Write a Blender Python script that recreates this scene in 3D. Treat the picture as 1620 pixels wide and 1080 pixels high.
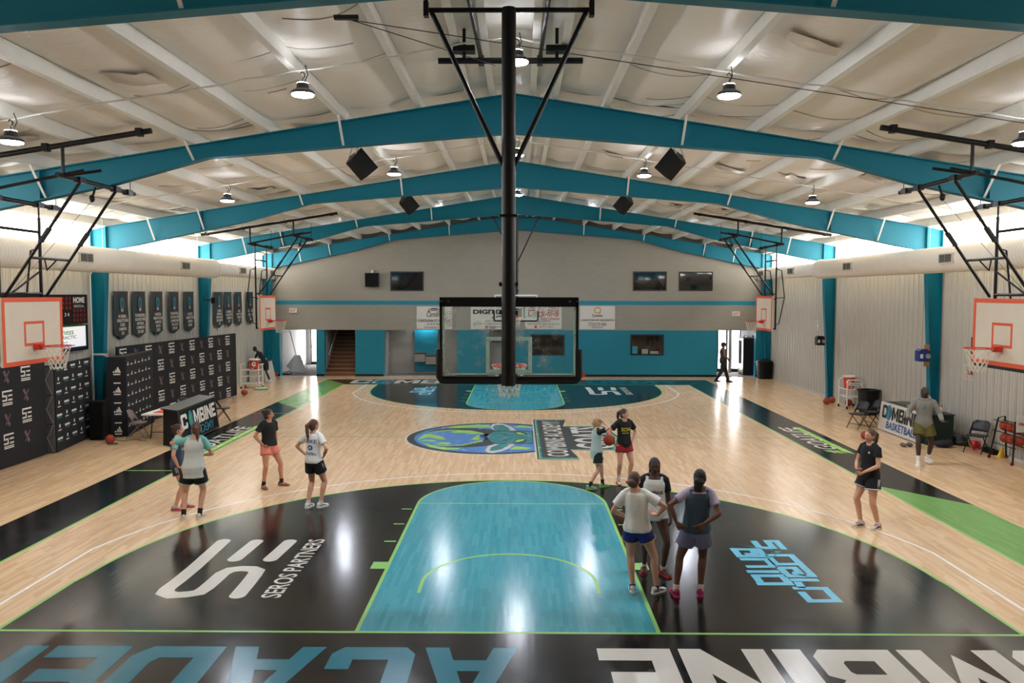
import bpy, bmesh, math, random
from mathutils import Vector, Matrix, Euler, noise
for _o in list(bpy.data.objects): bpy.data.objects.remove(_o)
scene = bpy.context.scene
COL = scene.collection
R_ = math.radians
# ------------------------------------------------------------------ camera
CAM = Vector((0.1331, -9.2100, 4.0344))
CR = Vector((0.99995854, 0.00903685, 0.00112168))
CU = Vector((-0.00166773, 0.06064594, 0.99815795))
CF = Vector((-0.00895218, 0.99811843, -0.0606585))
FPX = 1250.03
cd = bpy.data.cameras.new('camera'); cam = bpy.data.objects.new('camera', cd); COL.objects.link(cam)
m3 = Matrix((CR, CU, -CF)).transposed()
cam.matrix_world = Matrix.Translation(CAM) @ m3.to_4x4()
cd.sensor_width = 36; cd.lens = FPX / 1620 * 36; cd.clip_start = 0.05; cd.clip_end = 300
scene.camera = cam
# ------------------------------------------------------------------ world, exposure
w = bpy.data.worlds.new('world'); scene.world = w; w.use_nodes = True
_bg = w.node_tree.nodes['Background']; _bg.inputs[0].default_value = (0.75, 0.85, 1.0, 1); _bg.inputs[1].default_value = 1.5
scene.view_settings.view_transform = 'Standard'; scene.view_settings.look = 'None'
scene.view_settings.gamma = 1; scene.view_settings.use_curve_mapping = False
scene.view_settings.exposure = 1.0
LAMP_E = 235.0        # high-bay lens emission
CLERE_E = 7.0         # daylit translucent wall panels
DOOR_E = 11.0          # daylight behind the far doors
# pixel helpers: a pixel gives a direction, the plane it lies on gives the distance
def ray(x, y): return CF + CR * ((x - 810) / FPX) - CU * ((y - 540) / FPX)
def Gz(x, y, Z=0.0): d = ray(x, y); return CAM + d * ((Z - CAM.z) / d.z)
def Gx(x, y, X): d = ray(x, y); return CAM + d * ((X - CAM.x) / d.x)
def Gy(x, y, Y): d = ray(x, y); return CAM + d * ((Y - CAM.y) / d.y)
# ------------------------------------------------------------------ materials
def srgb(c):
    return tuple(((v / 255) / 12.92 if v / 255 <= 0.04045 else ((v / 255 + 0.055) / 1.055) ** 2.4) for v in c)
MATS = {}
class NT:
    def __init__(s, name):
        s.m = bpy.data.materials.new(name); s.m.use_nodes = True; s.t = s.m.node_tree
        s.b = s.t.nodes['Principled BSDF']; s.out = s.t.nodes['Material Output']
    def n(s, kind, **kw):
        nd = s.t.nodes.new(kind)
        for k, v in kw.items():
            if k.startswith('i_'):
                key = k[2:]
                nd.inputs[int(key) if key.isdigit() else key].default_value = v
            else: setattr(nd, k, v)
        return nd
    def l(s, a, b): s.t.links.new(a, b)
    def math(s, op, a, b=None, clamp=False):
        nd = s.t.nodes.new('ShaderNodeMath'); nd.operation = op; nd.use_clamp = clamp
        for i, x in enumerate((a, b)):
            if x is None: continue
            if isinstance(x, (int, float)): nd.inputs[i].default_value = x
            else: s.l(x, nd.inputs[i])
        return nd.outputs[0]
def mat(name, rgb, rough=0.6, metal=0.0, var=0.06, scale=6.0, bump=0.0, bscale=40.0, spec=0.5, emit=0.0, lin=False):
    """plain procedural material: colour broken up by noise, optional fine bump"""
    if name in MATS: return MATS[name]
    t = NT(name); c = rgb if lin else srgb(rgb)
    tc = t.n('ShaderNodeNewGeometry')
    nz = t.n('ShaderNodeTexNoise', i_Scale=scale, i_Detail=3.0); t.l(tc.outputs['Position'], nz.inputs['Vector'])
    mx = t.n('ShaderNodeMix', data_type='RGBA'); t.l(nz.outputs[0], mx.inputs[0])
    mx.inputs[6].default_value = (*[v * (1 - var) for v in c], 1); mx.inputs[7].default_value = (*[min(1, v * (1 + var)) for v in c], 1)
    t.l(mx.outputs[2], t.b.inputs['Base Color'])
    t.b.inputs['Roughness'].default_value = rough; t.b.inputs['Metallic'].default_value = metal
    t.b.inputs['Specular IOR Level'].default_value = spec
    if bump:
        n2 = t.n('ShaderNodeTexNoise', i_Scale=bscale, i_Detail=2.0); t.l(tc.outputs['Position'], n2.inputs['Vector'])
        bp = t.n('ShaderNodeBump', i_Strength=bump, i_Distance=0.01); t.l(n2.outputs[0], bp.inputs['Height']); t.l(bp.outputs[0], t.b.inputs['Normal'])
    if emit:
        t.l(mx.outputs[2], t.b.inputs['Emission Color']); t.b.inputs['Emission Strength'].default_value = emit
    MATS[name] = t.m
    return t.m
def emat(name, rgb, strength):
    if name in MATS: return MATS[name]
    t = NT(name); c = srgb(rgb)
    tc = t.n('ShaderNodeNewGeometry'); nz = t.n('ShaderNodeTexNoise', i_Scale=1.5); t.l(tc.outputs['Position'], nz.inputs['Vector'])
    mx = t.n('ShaderNodeMix', data_type='RGBA'); t.l(nz.outputs[0], mx.inputs[0])
    mx.inputs[6].default_value = (*[v * .92 for v in c], 1); mx.inputs[7].default_value = (*c, 1)
    t.b.inputs['Base Color'].default_value = (.8, .8, .8, 1)
    t.l(mx.outputs[2], t.b.inputs['Emission Color']); t.b.inputs['Emission Strength'].default_value = strength
    MATS[name] = t.m; return t.m
def glassmat(name, tint=(0.95, 1, 0.98), rough=0.02, alpha=0.1, dust=0.0):
    t = NT(name)
    tr = t.n('ShaderNodeBsdfTransparent'); tr.inputs[0].default_value = (*tint, 1)
    gl = t.n('ShaderNodeBsdfGlossy', i_Roughness=rough); fr = t.n('ShaderNodeFresnel', i_IOR=1.45)
    ms = t.n('ShaderNodeMixShader'); t.l(fr.outputs[0], ms.inputs[0]); t.l(tr.outputs[0], ms.inputs[1]); t.l(gl.outputs[0], ms.inputs[2])
    out = ms.outputs[0]
    if dust:
        g = t.n('ShaderNodeNewGeometry')
        a = t.n('ShaderNodeTexNoise', i_Scale=3.2, i_Detail=6.0, i_Roughness=.65); t.l(g.outputs['Position'], a.inputs['Vector'])
        b = t.n('ShaderNodeTexNoise', i_Scale=60.0, i_Detail=4.0); t.l(g.outputs['Position'], b.inputs['Vector'])
        x = t.math('MULTIPLY', t.math('SUBTRACT', a.outputs[0], .50), 6.0, True)
        y = t.math('MULTIPLY', t.math('SUBTRACT', b.outputs[0], .40), 3.0, True)
        f = t.math('MULTIPLY', t.math('MULTIPLY', x, y), dust, True)
        df = t.n('ShaderNodeBsdfDiffuse'); df.inputs[0].default_value = (.8, .8, .78, 1)
        m2 = t.n('ShaderNodeMixShader'); t.l(f, m2.inputs[0]); t.l(out, m2.inputs[1]); t.l(df.outputs[0], m2.inputs[2]); out = m2.outputs[0]
    t.l(out, t.out.inputs[0]); MATS[name] = t.m; return t.m
def floormat(name, rgb, rgb2, rough=0.2, var=1.0, grain=1.0, coat=0.0, grain_rgb=None):
    """maple strip floor running along Y; per-strip colour, grain; used for stain and paint too"""
    t = NT(name); g = t.n('ShaderNodeNewGeometry'); sp = t.n('ShaderNodeSeparateXYZ'); t.l(g.outputs['Position'], sp.inputs[0])
    xw = t.math('DIVIDE', sp.outputs[0], 0.057); row = t.math('FLOOR', xw)
    w1 = t.n('ShaderNodeTexWhiteNoise', noise_dimensions='1D'); t.l(row, w1.inputs['W'])
    yy = t.math('ADD', t.math('DIVIDE', sp.outputs[1], 0.62), t.math('MULTIPLY', w1.outputs[0], 7.3)); seg = t.math('FLOOR', yy)
    cb = t.n('ShaderNodeCombineXYZ'); t.l(row, cb.inputs[0]); t.l(seg, cb.inputs[1])
    w2 = t.n('ShaderNodeTexWhiteNoise', noise_dimensions='2D'); t.l(cb.outputs[0], w2.inputs['Vector'])
    # grain
    mp = t.n('ShaderNodeMapping'); mp.inputs['Scale'].default_value = (60, 2.2, 1); t.l(g.outputs['Position'], mp.inputs[0])
    gn = t.n('ShaderNodeTexNoise', i_Scale=1.0, i_Detail=4.0); t.l(mp.outputs[0], gn.inputs['Vector'])
    fac = t.math('ADD', t.math('MULTIPLY', w2.outputs[0], 0.50 * var), t.math('MULTIPLY', gn.outputs[0], 0.60 * grain), True)
    mx = t.n('ShaderNodeMix', data_type='RGBA'); t.l(fac, mx.inputs[0])
    mx.inputs[6].default_value = (*srgb(rgb), 1); mx.inputs[7].default_value = (*srgb(rgb2), 1)
    # dark strips here and there + joints
    dk = t.math('MULTIPLY', t.math('GREATER_THAN', w2.outputs[0], .955), .20 * var)
    jx = t.math('LESS_THAN', t.math('FRACT', xw), 0.05); jy = t.math('LESS_THAN', t.math('FRACT', yy), 0.004)
    jt = t.math('MULTIPLY', t.math('MAXIMUM', jx, jy), .22 * var)
    mul = t.math('SUBTRACT', 1.0, t.math('MAXIMUM', dk, jt))
    m2 = t.n('ShaderNodeMix', data_type='RGBA', blend_type='MULTIPLY'); m2.inputs[0].default_value = 1
    t.l(mx.outputs[2], m2.inputs[6]); t.l(mul, m2.inputs[7]); t.l(m2.outputs[2], t.b.inputs['Base Color'])
    # broad scuffs vary the gloss
    sc = t.n('ShaderNodeTexNoise', i_Scale=2.5, i_Detail=6.0, i_Roughness=.7); t.l(g.outputs['Position'], sc.inputs['Vector'])
    t.l(t.math('ADD', rough - .07, t.math('MULTIPLY', sc.outputs[0], .14)), t.b.inputs['Roughness'])
    mp2 = t.n('ShaderNodeMapping'); mp2.inputs['Scale'].default_value = (17.5, 1.2, 1); t.l(g.outputs['Position'], mp2.inputs[0])
    bn = t.n('ShaderNodeTexNoise', i_Scale=1.0, i_Detail=2.0); t.l(mp2.outputs[0], bn.inputs['Vector'])
    bp = t.n('ShaderNodeBump', i_Strength=.20, i_Distance=.004); t.l(bn.outputs[0], bp.inputs['Height']); t.l(bp.outputs[0], t.b.inputs['Normal'])
    t.b.inputs['Specular IOR Level'].default_value = .42
    MATS[name] = t.m; return t.m
# ------------------------------------------------------------------ mesh builder
def frame_of(d):
    d = d.normalized(); a = Vector((0, 0, 1)) if abs(d.z) < .95 else Vector((1, 0, 0))
    u = d.cross(a).normalized(); return u, u.cross(d).normalized(), d
class MB:
    def __init__(s): s.v = []; s.f = []; s.mi = []
    def add(s, vs, fs, m=0):
        o = len(s.v); s.v += [Vector(v) for v in vs]; s.f += [tuple(i + o for i in f) for f in fs]; s.mi += [m] * len(fs); return s
    def box(s, c, size, rot=None, m=0):
        x, y, z = (k / 2 for k in size); vs = [Vector((a * x, b * y, e * z)) for e in (-1, 1) for b in (-1, 1) for a in (-1, 1)]
        if rot is not None: vs = [rot @ v for v in vs]
        c = Vector(c)
        return s.add([v + c for v in vs], [(0, 2, 3, 1), (4, 5, 7, 6), (0, 1, 5, 4), (1, 3, 7, 5), (3, 2, 6, 7), (2, 0, 4, 6)], m)
    def span(s, a, b, m=0):
        return s.box([(p + q) / 2 for p, q in zip(a, b)], [abs(q - p) for p, q in zip(a, b)], None, m)
    def bar(s, p, q, wx, wz, m=0):
        """rectangular bar from p to q"""
        p, q = Vector(p), Vector(q); u, v, d = frame_of(q - p); vs = []
        for c in (p, q):
            for a, b in ((-1, -1), (1, -1), (1, 1), (-1, 1)): vs.append(c + u * a * wx / 2 + v * b * wz / 2)
        return s.add(vs, [(3, 2, 1, 0), (4, 5, 6, 7)] + [(i, (i + 1) % 4, 4 + (i + 1) % 4, 4 + i) for i in range(4)], m)
    def tube(s, pts, r, n=8, closed=False, m=0):
        pts = [Vector(p) for p in pts]; N = len(pts); rs = r if isinstance(r, (list, tuple)) else [r] * N
        vs = []; prev = None
        for i, p in enumerate(pts):
            if closed: d = pts[(i + 1) % N] - pts[i - 1]
            else: d = pts[min(i + 1, N - 1)] - pts[max(i - 1, 0)]
            if d.length < 1e-9: d = Vector((0, 0, 1))
            d.normalize()
            if prev is None: u, v, _ = frame_of(d)
            else:
                u = prev - d * prev.dot(d)
                u = u.normalized() if u.length > 1e-6 else frame_of(d)[0]
                v = u.cross(d)
            prev = u
            for k in range(n):
                a = 2 * math.pi * k / n; vs.append(p + (u * math.cos(a) + v * math.sin(a)) * rs[i])
        fs = []
        for i in range(N if closed else N - 1):
            j = (i + 1) % N
            for k in range(n): fs.append((i * n + k, i * n + (k + 1) % n, j * n + (k + 1) % n, j * n + k))
        if not closed: fs += [tuple(range(n - 1, -1, -1)), tuple((N - 1) * n + k for k in range(n))]
        return s.add(vs, fs, m)
    def lathe(s, prof, c=(0, 0, 0), n=24, axis=None, m=0, caps=True):
        c = Vector(c); vs = []
        if axis is None: u, v, d = Vector((1, 0, 0)), Vector((0, 1, 0)), Vector((0, 0, 1))
        else:
            u, v, d = frame_of(Vector(axis)); v = d.cross(u)
        for r, z in prof:
            for k in range(n):
                a = 2 * math.pi * k / n; vs.append(c + (u * math.cos(a) + v * math.sin(a)) * r + d * z)
        fs = []
        for i in range(len(prof) - 1):
            for k in range(n): fs.append((i * n + k, i * n + (k + 1) % n, (i + 1) * n + (k + 1) % n, (i + 1) * n + k))
        if caps: fs += [tuple(range(n - 1, -1, -1)), tuple((len(prof) - 1) * n + k for k in range(n))]
        return s.add(vs, fs, m)
    def prism(s, poly, O, U, V, W, m=0):
        """extrude polygon (u,v) in plane O+U*u+V*v by vector W"""
        O, U, V, W = map(Vector, (O, U, V, W)); n = len(poly)
        a = [O + U * p[0] + V * p[1] for p in poly]
        return s.add(a + [p + W for p in a], [tuple(range(n - 1, -1, -1)), tuple(range(n, 2 * n))] + [(i, (i + 1) % n, n + (i + 1) % n, n + i) for i in range(n)], m)
    def poly(s, pts, m=0): return s.add(pts, [tuple(range(len(pts)))], m)
    def ell(s, c, r, rot=None, n=16, k=10, m=0):
        c = Vector(c); vs = []; fs = []
        for i in range(k + 1):
            t = math.pi * i / k
            for j in range(n):
                a = 2 * math.pi * j / n; p = Vector((r[0] * math.sin(t) * math.cos(a), r[1] * math.sin(t) * math.sin(a), r[2] * math.cos(t)))
                vs.append(c + (rot @ p if rot is not None else p))
        for i in range(k):
            for j in range(n): fs.append((i * n + j, (i + 1) * n + j, (i + 1) * n + (j + 1) % n, i * n + (j + 1) % n))
        return s.add(vs, fs, m)
    def mesh(s, name, mats, off=None, smooth=None):
        me = bpy.data.meshes.new(name)
        vs = [v - off for v in s.v] if off is not None else s.v
        me.from_pydata([tuple(v) for v in vs], [], s.f)
        for mt in (mats if isinstance(mats, (list, tuple)) else [mats]): me.materials.append(mt)
        if any(s.mi): me.polygons.foreach_set('material_index', s.mi)
        bm = bmesh.new(); bm.from_mesh(me); bmesh.ops.recalc_face_normals(bm, faces=bm.faces); bm.to_mesh(me); bm.free()
        if smooth is not None:
            me.polygons.foreach_set('use_smooth', [True] * len(me.polygons))
            me.set_sharp_from_angle(angle=R_(smooth))
        me.update(); return me
    def build(s, name, mats, parent=None, world=False, smooth=None, **props):
        off = None
        if world and parent is not None:
            off = parent.location.copy()
            if parent.parent is not None: off = off + parent.parent.location
        o = bpy.data.objects.new(name, s.mesh(name, mats, off, smooth)); COL.objects.link(o)
        if parent is not None: o.parent = parent
        for k, v in props.items(): o[k] = v
        return o
def thing(name, label, cat, loc=(0, 0, 0), rotz=0.0, group=None):
    o = bpy.data.objects.new(name, None); COL.objects.link(o); o.location = loc; o.rotation_euler = (0, 0, rotz); o.empty_display_size = .1
    o['label'] = label; o['category'] = cat
    if group: o['group'] = group
    return o
def tag(o, label, cat, group=None):
    o['label'] = label; o['category'] = cat
    if group: o['group'] = group
    return o
def struct(o): o['kind'] = 'structure'; return o
def kids(o): return [c for c in COL.objects if c.parent == o]
def dup(root, loc, rotz=None, label=None, group=None):
    r = root.copy(); COL.objects.link(r); r.location = loc
    if rotz is not None: r.rotation_euler = (0, 0, rotz)
    if label: r['label'] = label
    if group: r['group'] = group
    for ch in list(root.children):
        c = ch.copy(); COL.objects.link(c); c.parent = r
        for g in list(ch.children):
            d = g.copy(); COL.objects.link(d); d.parent = c
    return r
# ------------------------------------------------------------------ lettering
_tc = {}
def text_geo(txt, bold=0.0, shear=0.0, res=3, align='LEFT', spacing=1.0, line=1.0):
    key = (txt, bold, shear, res, align, spacing, line)
    if key in _tc: return _tc[key]
    cu = bpy.data.curves.new('t', 'FONT'); cu.body = txt; cu.offset = bold; cu.shear = shear; cu.resolution_u = res
    cu.align_x = align; cu.space_character = spacing; cu.space_line = line; cu.fill_mode = 'FRONT'
    ob = bpy.data.objects.new('t', cu); me = bpy.data.meshes.new_from_object(ob)
    vs = [(v.co.x, v.co.y) for v in me.vertices]; fs = [tuple(p.vertices) for p in me.polygons]
    bpy.data.meshes.remove(me); bpy.data.objects.remove(ob); bpy.data.curves.remove(cu)
    _tc[key] = (vs, fs); return vs, fs
def letter(mb, txt, O, U, V, w, h, bold=0.0, shear=0.0, m=0, align='CENTER', keep=False, **kw):
    """flat lettering fitted to w x h, O = centre of the box, U reading direction, V up"""
    vs, fs = text_geo(txt, bold, shear, align=align, **kw)
    if not vs: return mb
    x0 = min(v[0] for v in vs); x1 = max(v[0] for v in vs); y0 = min(v[1] for v in vs); y1 = max(v[1] for v in vs)
    sx = w / (x1 - x0) if w else h / (y1 - y0)
    sy = h / (y1 - y0) if h else sx
    if keep: sx = sy = min(sx, sy)
    O, U, V = Vector(O), Vector(U).normalized(), Vector(V).normalized()
    mb.add([O + U * ((v[0] - (x0 + x1) / 2) * sx) + V * ((v[1] - (y0 + y1) / 2) * sy) for v in vs], fs, m)
    return mb

_rc = lambda a, c, e, f: [(a, c), (e, c), (e, f), (a, f)]
_mir = lambda p: [(1 - x, y) for x, y in p]
_AL = [(0, 0), (.26, 0), (.5, .78), (.5, 1), (.36, 1)]; _YL = [(0, 1), (.28, 1), (.5, .60), (.5, .42), (.37, .42)]; _ML = [(.25, 1), (.5, .46), (.5, .08), (.25, .62)]
BLOCK = {'C': (1, [[(0, .12), (.12, 0), (.3, .22), (.3, .78), (.12, 1), (0, .88)], [(.12, 0), (.88, 0), (1, .12), (1, .38), (.72, .38), (.72, .22), (.3, .22)], [(.12, 1), (.88, 1), (1, .88), (1, .62), (.72, .62), (.72, .78), (.3, .78)]]),
 'O': (1, [[(0, .12), (.12, 0), (.3, .22), (.3, .78), (.12, 1), (0, .88)], _mir([(0, .12), (.12, 0), (.3, .22), (.3, .78), (.12, 1), (0, .88)]), [(.12, 0), (.88, 0), (.7, .22), (.3, .22)], [(.12, 1), (.88, 1), (.7, .78), (.3, .78)]]),
 'M': (1.25, [_rc(0, 0, .25, 1), _rc(.75, 0, 1, 1), _ML, _mir(_ML)]),
 'B': (1, [_rc(0, 0, .3, 1), [(.3, .8), (.66, .8), (.70, .76), (.94, .76), (.94, .9), (.84, 1), (.3, 1)], [(.70, .76), (.70, .64), (.66, .6), (.84, .51), (.94, .60), (.94, .76)], [(.3, .42), (.66, .42), (.84, .51), (.66, .6), (.3, .6)], [(.66, .42), (.70, .38), (.70, .24), (1, .24), (1, .44), (.84, .51)], [(.3, 0), (.88, 0), (1, .12), (1, .24), (.70, .24), (.66, .2), (.3, .2)]]),
 'I': (.36, [_rc(0, 0, 1, 1)]), 'N': (1.08, [_rc(0, 0, .26, 1), _rc(.74, 0, 1, 1), [(.26, 1), (.26, .58), (.74, 0), (.74, .42)]]),
 'E': (.92, [_rc(0, 0, .3, 1), _rc(.3, .79, 1, 1), _rc(.3, .40, .88, .60), _rc(.3, 0, 1, .21)]),
 'A': (1.12, [_AL, _mir(_AL), [(.328, .22), (.672, .22), (.617, .40), (.383, .40)]]), 'D': (1.05, [_rc(0, 0, .28, 1), [(.28, .8), (.66, .8), (.72, .72), (1, .72), (1, .84), (.84, 1), (.28, 1)], _rc(.72, .28, 1, .72), [(.28, 0), (.84, 0), (1, .16), (1, .28), (.72, .28), (.66, .2), (.28, .2)]]),
 'Y': (1.05, [_rc(.37, 0, .63, .42), _YL, _mir(_YL)]), ' ': (.95, [])}
def block_letters(mb, txt, O, U, V, w, h, gap=.10, m=0):
    """heavy block capitals fitted to w x h around O"""
    O, U, V = Vector(O), Vector(U).normalized(), Vector(V).normalized(); tot = sum(BLOCK[c][0] for c in txt) + gap * (len(txt) - 1); k = w / tot; x = -w / 2
    for c in txt:
        cw, polys = BLOCK[c]
        for p in polys: mb.poly([O + U * (x + q[0] * cw * k) + V * ((q[1] - .5) * h) for q in p], m)
        x += (cw + gap) * k
    return mb
# ================================================================== THE HALL
WX = 12.25; FARY = 29.1; NEARY = -13.0; RZ = 7.8; SL = 0.158
FRAMES = [-8.9, -1.2, 6.0, 13.6, 21.25, 28.85]
def roofz(x): return RZ - SL * abs(x)                 # top of the frames / underside of purlins
M_maple = floormat('maple', (200, 159, 114), (238, 207, 168), 0.20)
M_black = floormat('black_court_paint', (12, 12, 14), (18, 18, 20), 0.165, .35, .5)
M_lane = floormat('teal_lane_stain', (34, 136, 156), (84, 172, 184), 0.175, .9, 1.0)
M_green = floormat('green_court_paint', (98, 152, 72), (122, 172, 96), 0.22, .8)
M_gline = floormat('green_line_paint', (136, 196, 104), (148, 206, 118), 0.25, .2, .3)
M_wline = floormat('white_line_paint', (244, 240, 232), (250, 247, 240), 0.25, .2, .3)
M_wlet = floormat('white_lettering_paint', (206, 202, 192), (222, 218, 208), 0.22, .2, .4)
M_tlet = floormat('teal_lettering_paint', (0, 108, 128), (8, 124, 144), 0.22, .2, .4)
M_sky = floormat('sky_blue_paint', (92, 184, 214), (112, 200, 228), 0.24, .2, .3)
M_gblue = floormat('globe_blue_paint', (62, 118, 186), (82, 140, 206), 0.26, .6)
M_gteal = floormat('emblem_teal_paint', (16, 118, 128), (34, 138, 146), 0.26, .6)
M_ggreen = floormat('emblem_green_paint', (140, 196, 84), (164, 214, 104), 0.26, .6)
M_gdark = floormat('emblem_dark_paint', (38, 42, 46), (50, 54, 58), 0.24, .4)
# ---- floor
b = MB(); b.span((-WX, NEARY, -.12), (WX, FARY, 0)); floor = struct(b.build('floor', M_maple))
ZP, ZL, ZT = .0008, .0016, .0024
def paint(name, mt, polys, z):
    m = MB()
    for p in polys: m.poly([(q[0], q[1], z) for q in p])
    o = bpy.data.objects.new(name, m.mesh(name, mt)); COL.objects.link(o); o.parent = floor
    # make every painted face look up
    bm = bmesh.new(); bm.from_mesh(o.data)
    for f in bm.faces:
        if f.normal.z < 0: f.normal_flip()
    bm.to_mesh(o.data); bm.free(); return o
def strip(pts, wd, closed=False):
    """quads of a flat ribbon"""
    pts = [Vector((p[0], p[1])) for p in pts]; N = len(pts); L = []; Rr = []
    for i in range(N):
        a = pts[i - 1] if (i or closed) else pts[0]; c = pts[(i + 1) % N] if (i < N - 1 or closed) else pts[-1]
        d1 = (pts[i] - a); d2 = (c - pts[i])
        d1 = d1.normalized() if d1.length > 1e-9 else d2.normalized(); d2 = d2.normalized() if d2.length > 1e-9 else d1
        d = (d1 + d2).normalized(); nrm = Vector((-d.y, d.x)); k = wd / 2 / max(.35, nrm.dot(Vector((-d1.y, d1.x))))
        L.append(pts[i] + nrm * k); Rr.append(pts[i] - nrm * k)
    q = []
    for i in range(N if closed else N - 1):
        j = (i + 1) % N; q.append([L[i], L[j], Rr[j], Rr[i]])
    return q
def arc(cx, cy, r, a0, a1, n=48): return [(cx + r * math.cos(R_(a0 + (a1 - a0) * i / n)), cy + r * math.sin(R_(a0 + (a1 - a0) * i / n))) for i in range(n + 1)]
LEN = 25.6
def end(poly, far): return [(-x, LEN - y) for x, y in poly] if far else [(x, y) for x, y in poly]
OB, OE = 8.85, 2.05
for far in (0, 1):
    blk = [end([(6.12, 0), (6.12, 1.6)] + arc(0, 1.6, 6.07, 0, 180, 72) + [(-6.12, 1.6), (-6.12, 0)], far)]
    paint('three_point_area', M_black, blk, ZP)
    paint('three_point_border', M_gline, [end(q, far) for q in strip([(6.12, 0), (6.1, 1.6)] + arc(0, 1.6, 6.07, 2, 178, 72) + [(-6.1, 1.6), (-6.12, 0)], .05)], ZL)
    paint('lane', M_lane, [end([(1.829, 0), (1.829, 5.79)] + arc(0, 5.79, 1.829, 2, 178, 40) + [(-1.829, 5.79), (-1.829, 0)], far)], ZL)
    ln = strip([(1.804, 0), (1.804, 5.79)] + arc(0, 5.79, 1.804, 3, 177, 40) + [(-1.804, 5.79), (-1.804, 0)], .05) + strip([(-1.78, 5.77), (1.78, 5.77)], .045)
    for s in (-1, 1):
        ln += strip([(s * 1.83, 2.29), (s * 2.05, 2.29)], .30)
        for y in (3.43, 4.4, 5.36): ln += strip([(s * 1.87, y), (s * 2.06, y)], .05)
    ln += strip([(1.22, 1.22)] + arc(0, 1.6, 1.22, 0, 180, 40) + [(-1.22, 1.22)], .05)
    paint('lane_line', M_gline, [end(q, far) for q in ln], ZT)
    paint('outer_arc_line', M_wline, [end(q, far) for q in strip([(6.6, 0), (6.6, 2.98)] + arc(0, 1.6, 6.74, 12.2, 167.8, 72) + [(-6.6, 2.98), (-6.6, 0)], .05)], ZL)
    # end band, side bands, coloured corner
    paint('end_band', M_black, [end([(-OB, -OE), (OB, -OE), (7.62, -.03), (-7.62, -.03)], far)], ZP)
    paint('side_band', M_black, [end([(7.62, 7.37), (8.85, 5.77), (8.85, LEN + OE), (7.62, LEN)], far)], ZP)
    paint('corner_band', M_green, [end([(7.62, 0), (8.85, -OE), (8.85, 5.77), (7.62, 7.37)], far)], ZP)
    paint('base_line', M_gline, [end(q, far) for q in strip([(-7.65, -.025), (7.65, -.025)], .05)], ZL)
    paint('side_line', M_gline, [end(q, far) for q in strip([(7.645, 0), (7.645, LEN)], .05)], ZL)
paint('half_court_line', M_green, strip([(-7.6, 12.8), (-3.1, 12.8)], .04) + strip([(2.9, 12.8), (7.6, 12.8)], .04), ZL)
paint('bench_line', M_gline, strip([(-8.84, 8.5), (-7.66, 8.5)], .05) + strip([(-8.84, 17.1), (-7.66, 17.1)], .05), ZL)
def floortext(name, mt, txt, c, U, V, wd, ht, z=ZT, **k):
    m = MB(); k.pop('block', 0) and block_letters(m, txt, (c[0], c[1], z), U, V, wd, ht) or letter(m, txt, (c[0], c[1], z), U, V, wd, ht, m=0, **k)
    o = bpy.data.objects.new(name, m.mesh(name, mt)); COL.objects.link(o); o.parent = floor
    bm = bmesh.new(); bm.from_mesh(o.data)
    for f in bm.faces:
        if f.normal.z < 0: f.normal_flip()
    bm.to_mesh(o.data); bm.free(); return o
# end lettering, readable from the court side
floortext('lettering', M_wlet, 'COMBINE', (4.27, -1.13), (-1, 0, 0), (0, -1, 0), 6.5, 1.4, block=1)
floortext('lettering', M_tlet, 'ACADEMY', (-3.68, -1.13), (-1, 0, 0), (0, -1, 0), 7.6, 1.4, block=1)
floortext('lettering', M_wlet, 'COMBINE', (-4.27, 26.73), (1, 0, 0), (0, 1, 0), 6.5, 1.4, block=1)
floortext('lettering', M_tlet, 'ACADEMY', (3.68, 26.73), (1, 0, 0), (0, 1, 0), 7.6, 1.4, block=1)
paint('lettering_globe', M_tlet, [[(-6.0 + .46 * math.cos(a * .2618), 26.73 + .64 * math.sin(a * .2618)) for a in range(24)]], ZT + .0006)
# side band lettering
for x0, y0, y1, gx in ((8.2, 10.75, 14.6, 8.52), (-8.16, 10.1, 14.5, -7.80)):
    floortext('lettering', M_wlet, 'GOATLIFE', (x0, (y0 + .45 + y1) / 2), (0, 1, 0), (-1, 0, 0), y1 - y0 - .45, .50, bold=.016, shear=.25, spacing=1.05)
    floortext('lettering', M_ggreen, '#', (x0 + .04, y0 + .15), (0, 1, 0), (-1, 0, 0), .42, .46, bold=.03, shear=.25)
    paint('underline', M_ggreen, [[(gx - .08, y0 + .2), (gx + .1, y0 - .2), (gx + .1, y1 - .1), (gx - .08, y1 + .1)]], ZT)
# sponsor mark: S and E in thick strokes
def px_near(f, cx, cy): return Gz(f[0] + cx / f[2], f[1] + cy / f[2])
FA = (0, 780, 2.7)
def se_mark(far):
    P = lambda x, y: px_near(FA, x, y).xy
    s = [P(*q) for q in ((955, 205), (900, 255), (830, 318), (760, 375), (715, 408), (703, 424), (735, 436), (800, 432), (850, 424), (880, 405), (915, 375), (950, 343), (985, 327), (1030, 322), (1075, 323), (1098, 332), (1085, 352), (1055, 390), (1015, 437))]
    L2 = [s, [P(1095, 207), P(1003, 282)], [P(1238, 207), P(1155, 282)]]; q = []; caps = []
    for l in L2:
        q += strip(l, .22); caps += [[(e_[0] + .11 * math.cos(t_ * math.pi / 10), e_[1] + .11 * math.sin(t_ * math.pi / 10)) for t_ in range(20)] for e_ in (l[0], l[-1])]
    return [end([(a[0], a[1]) for a in p], far) for p in q], [end(p, far) for p in caps]
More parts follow.
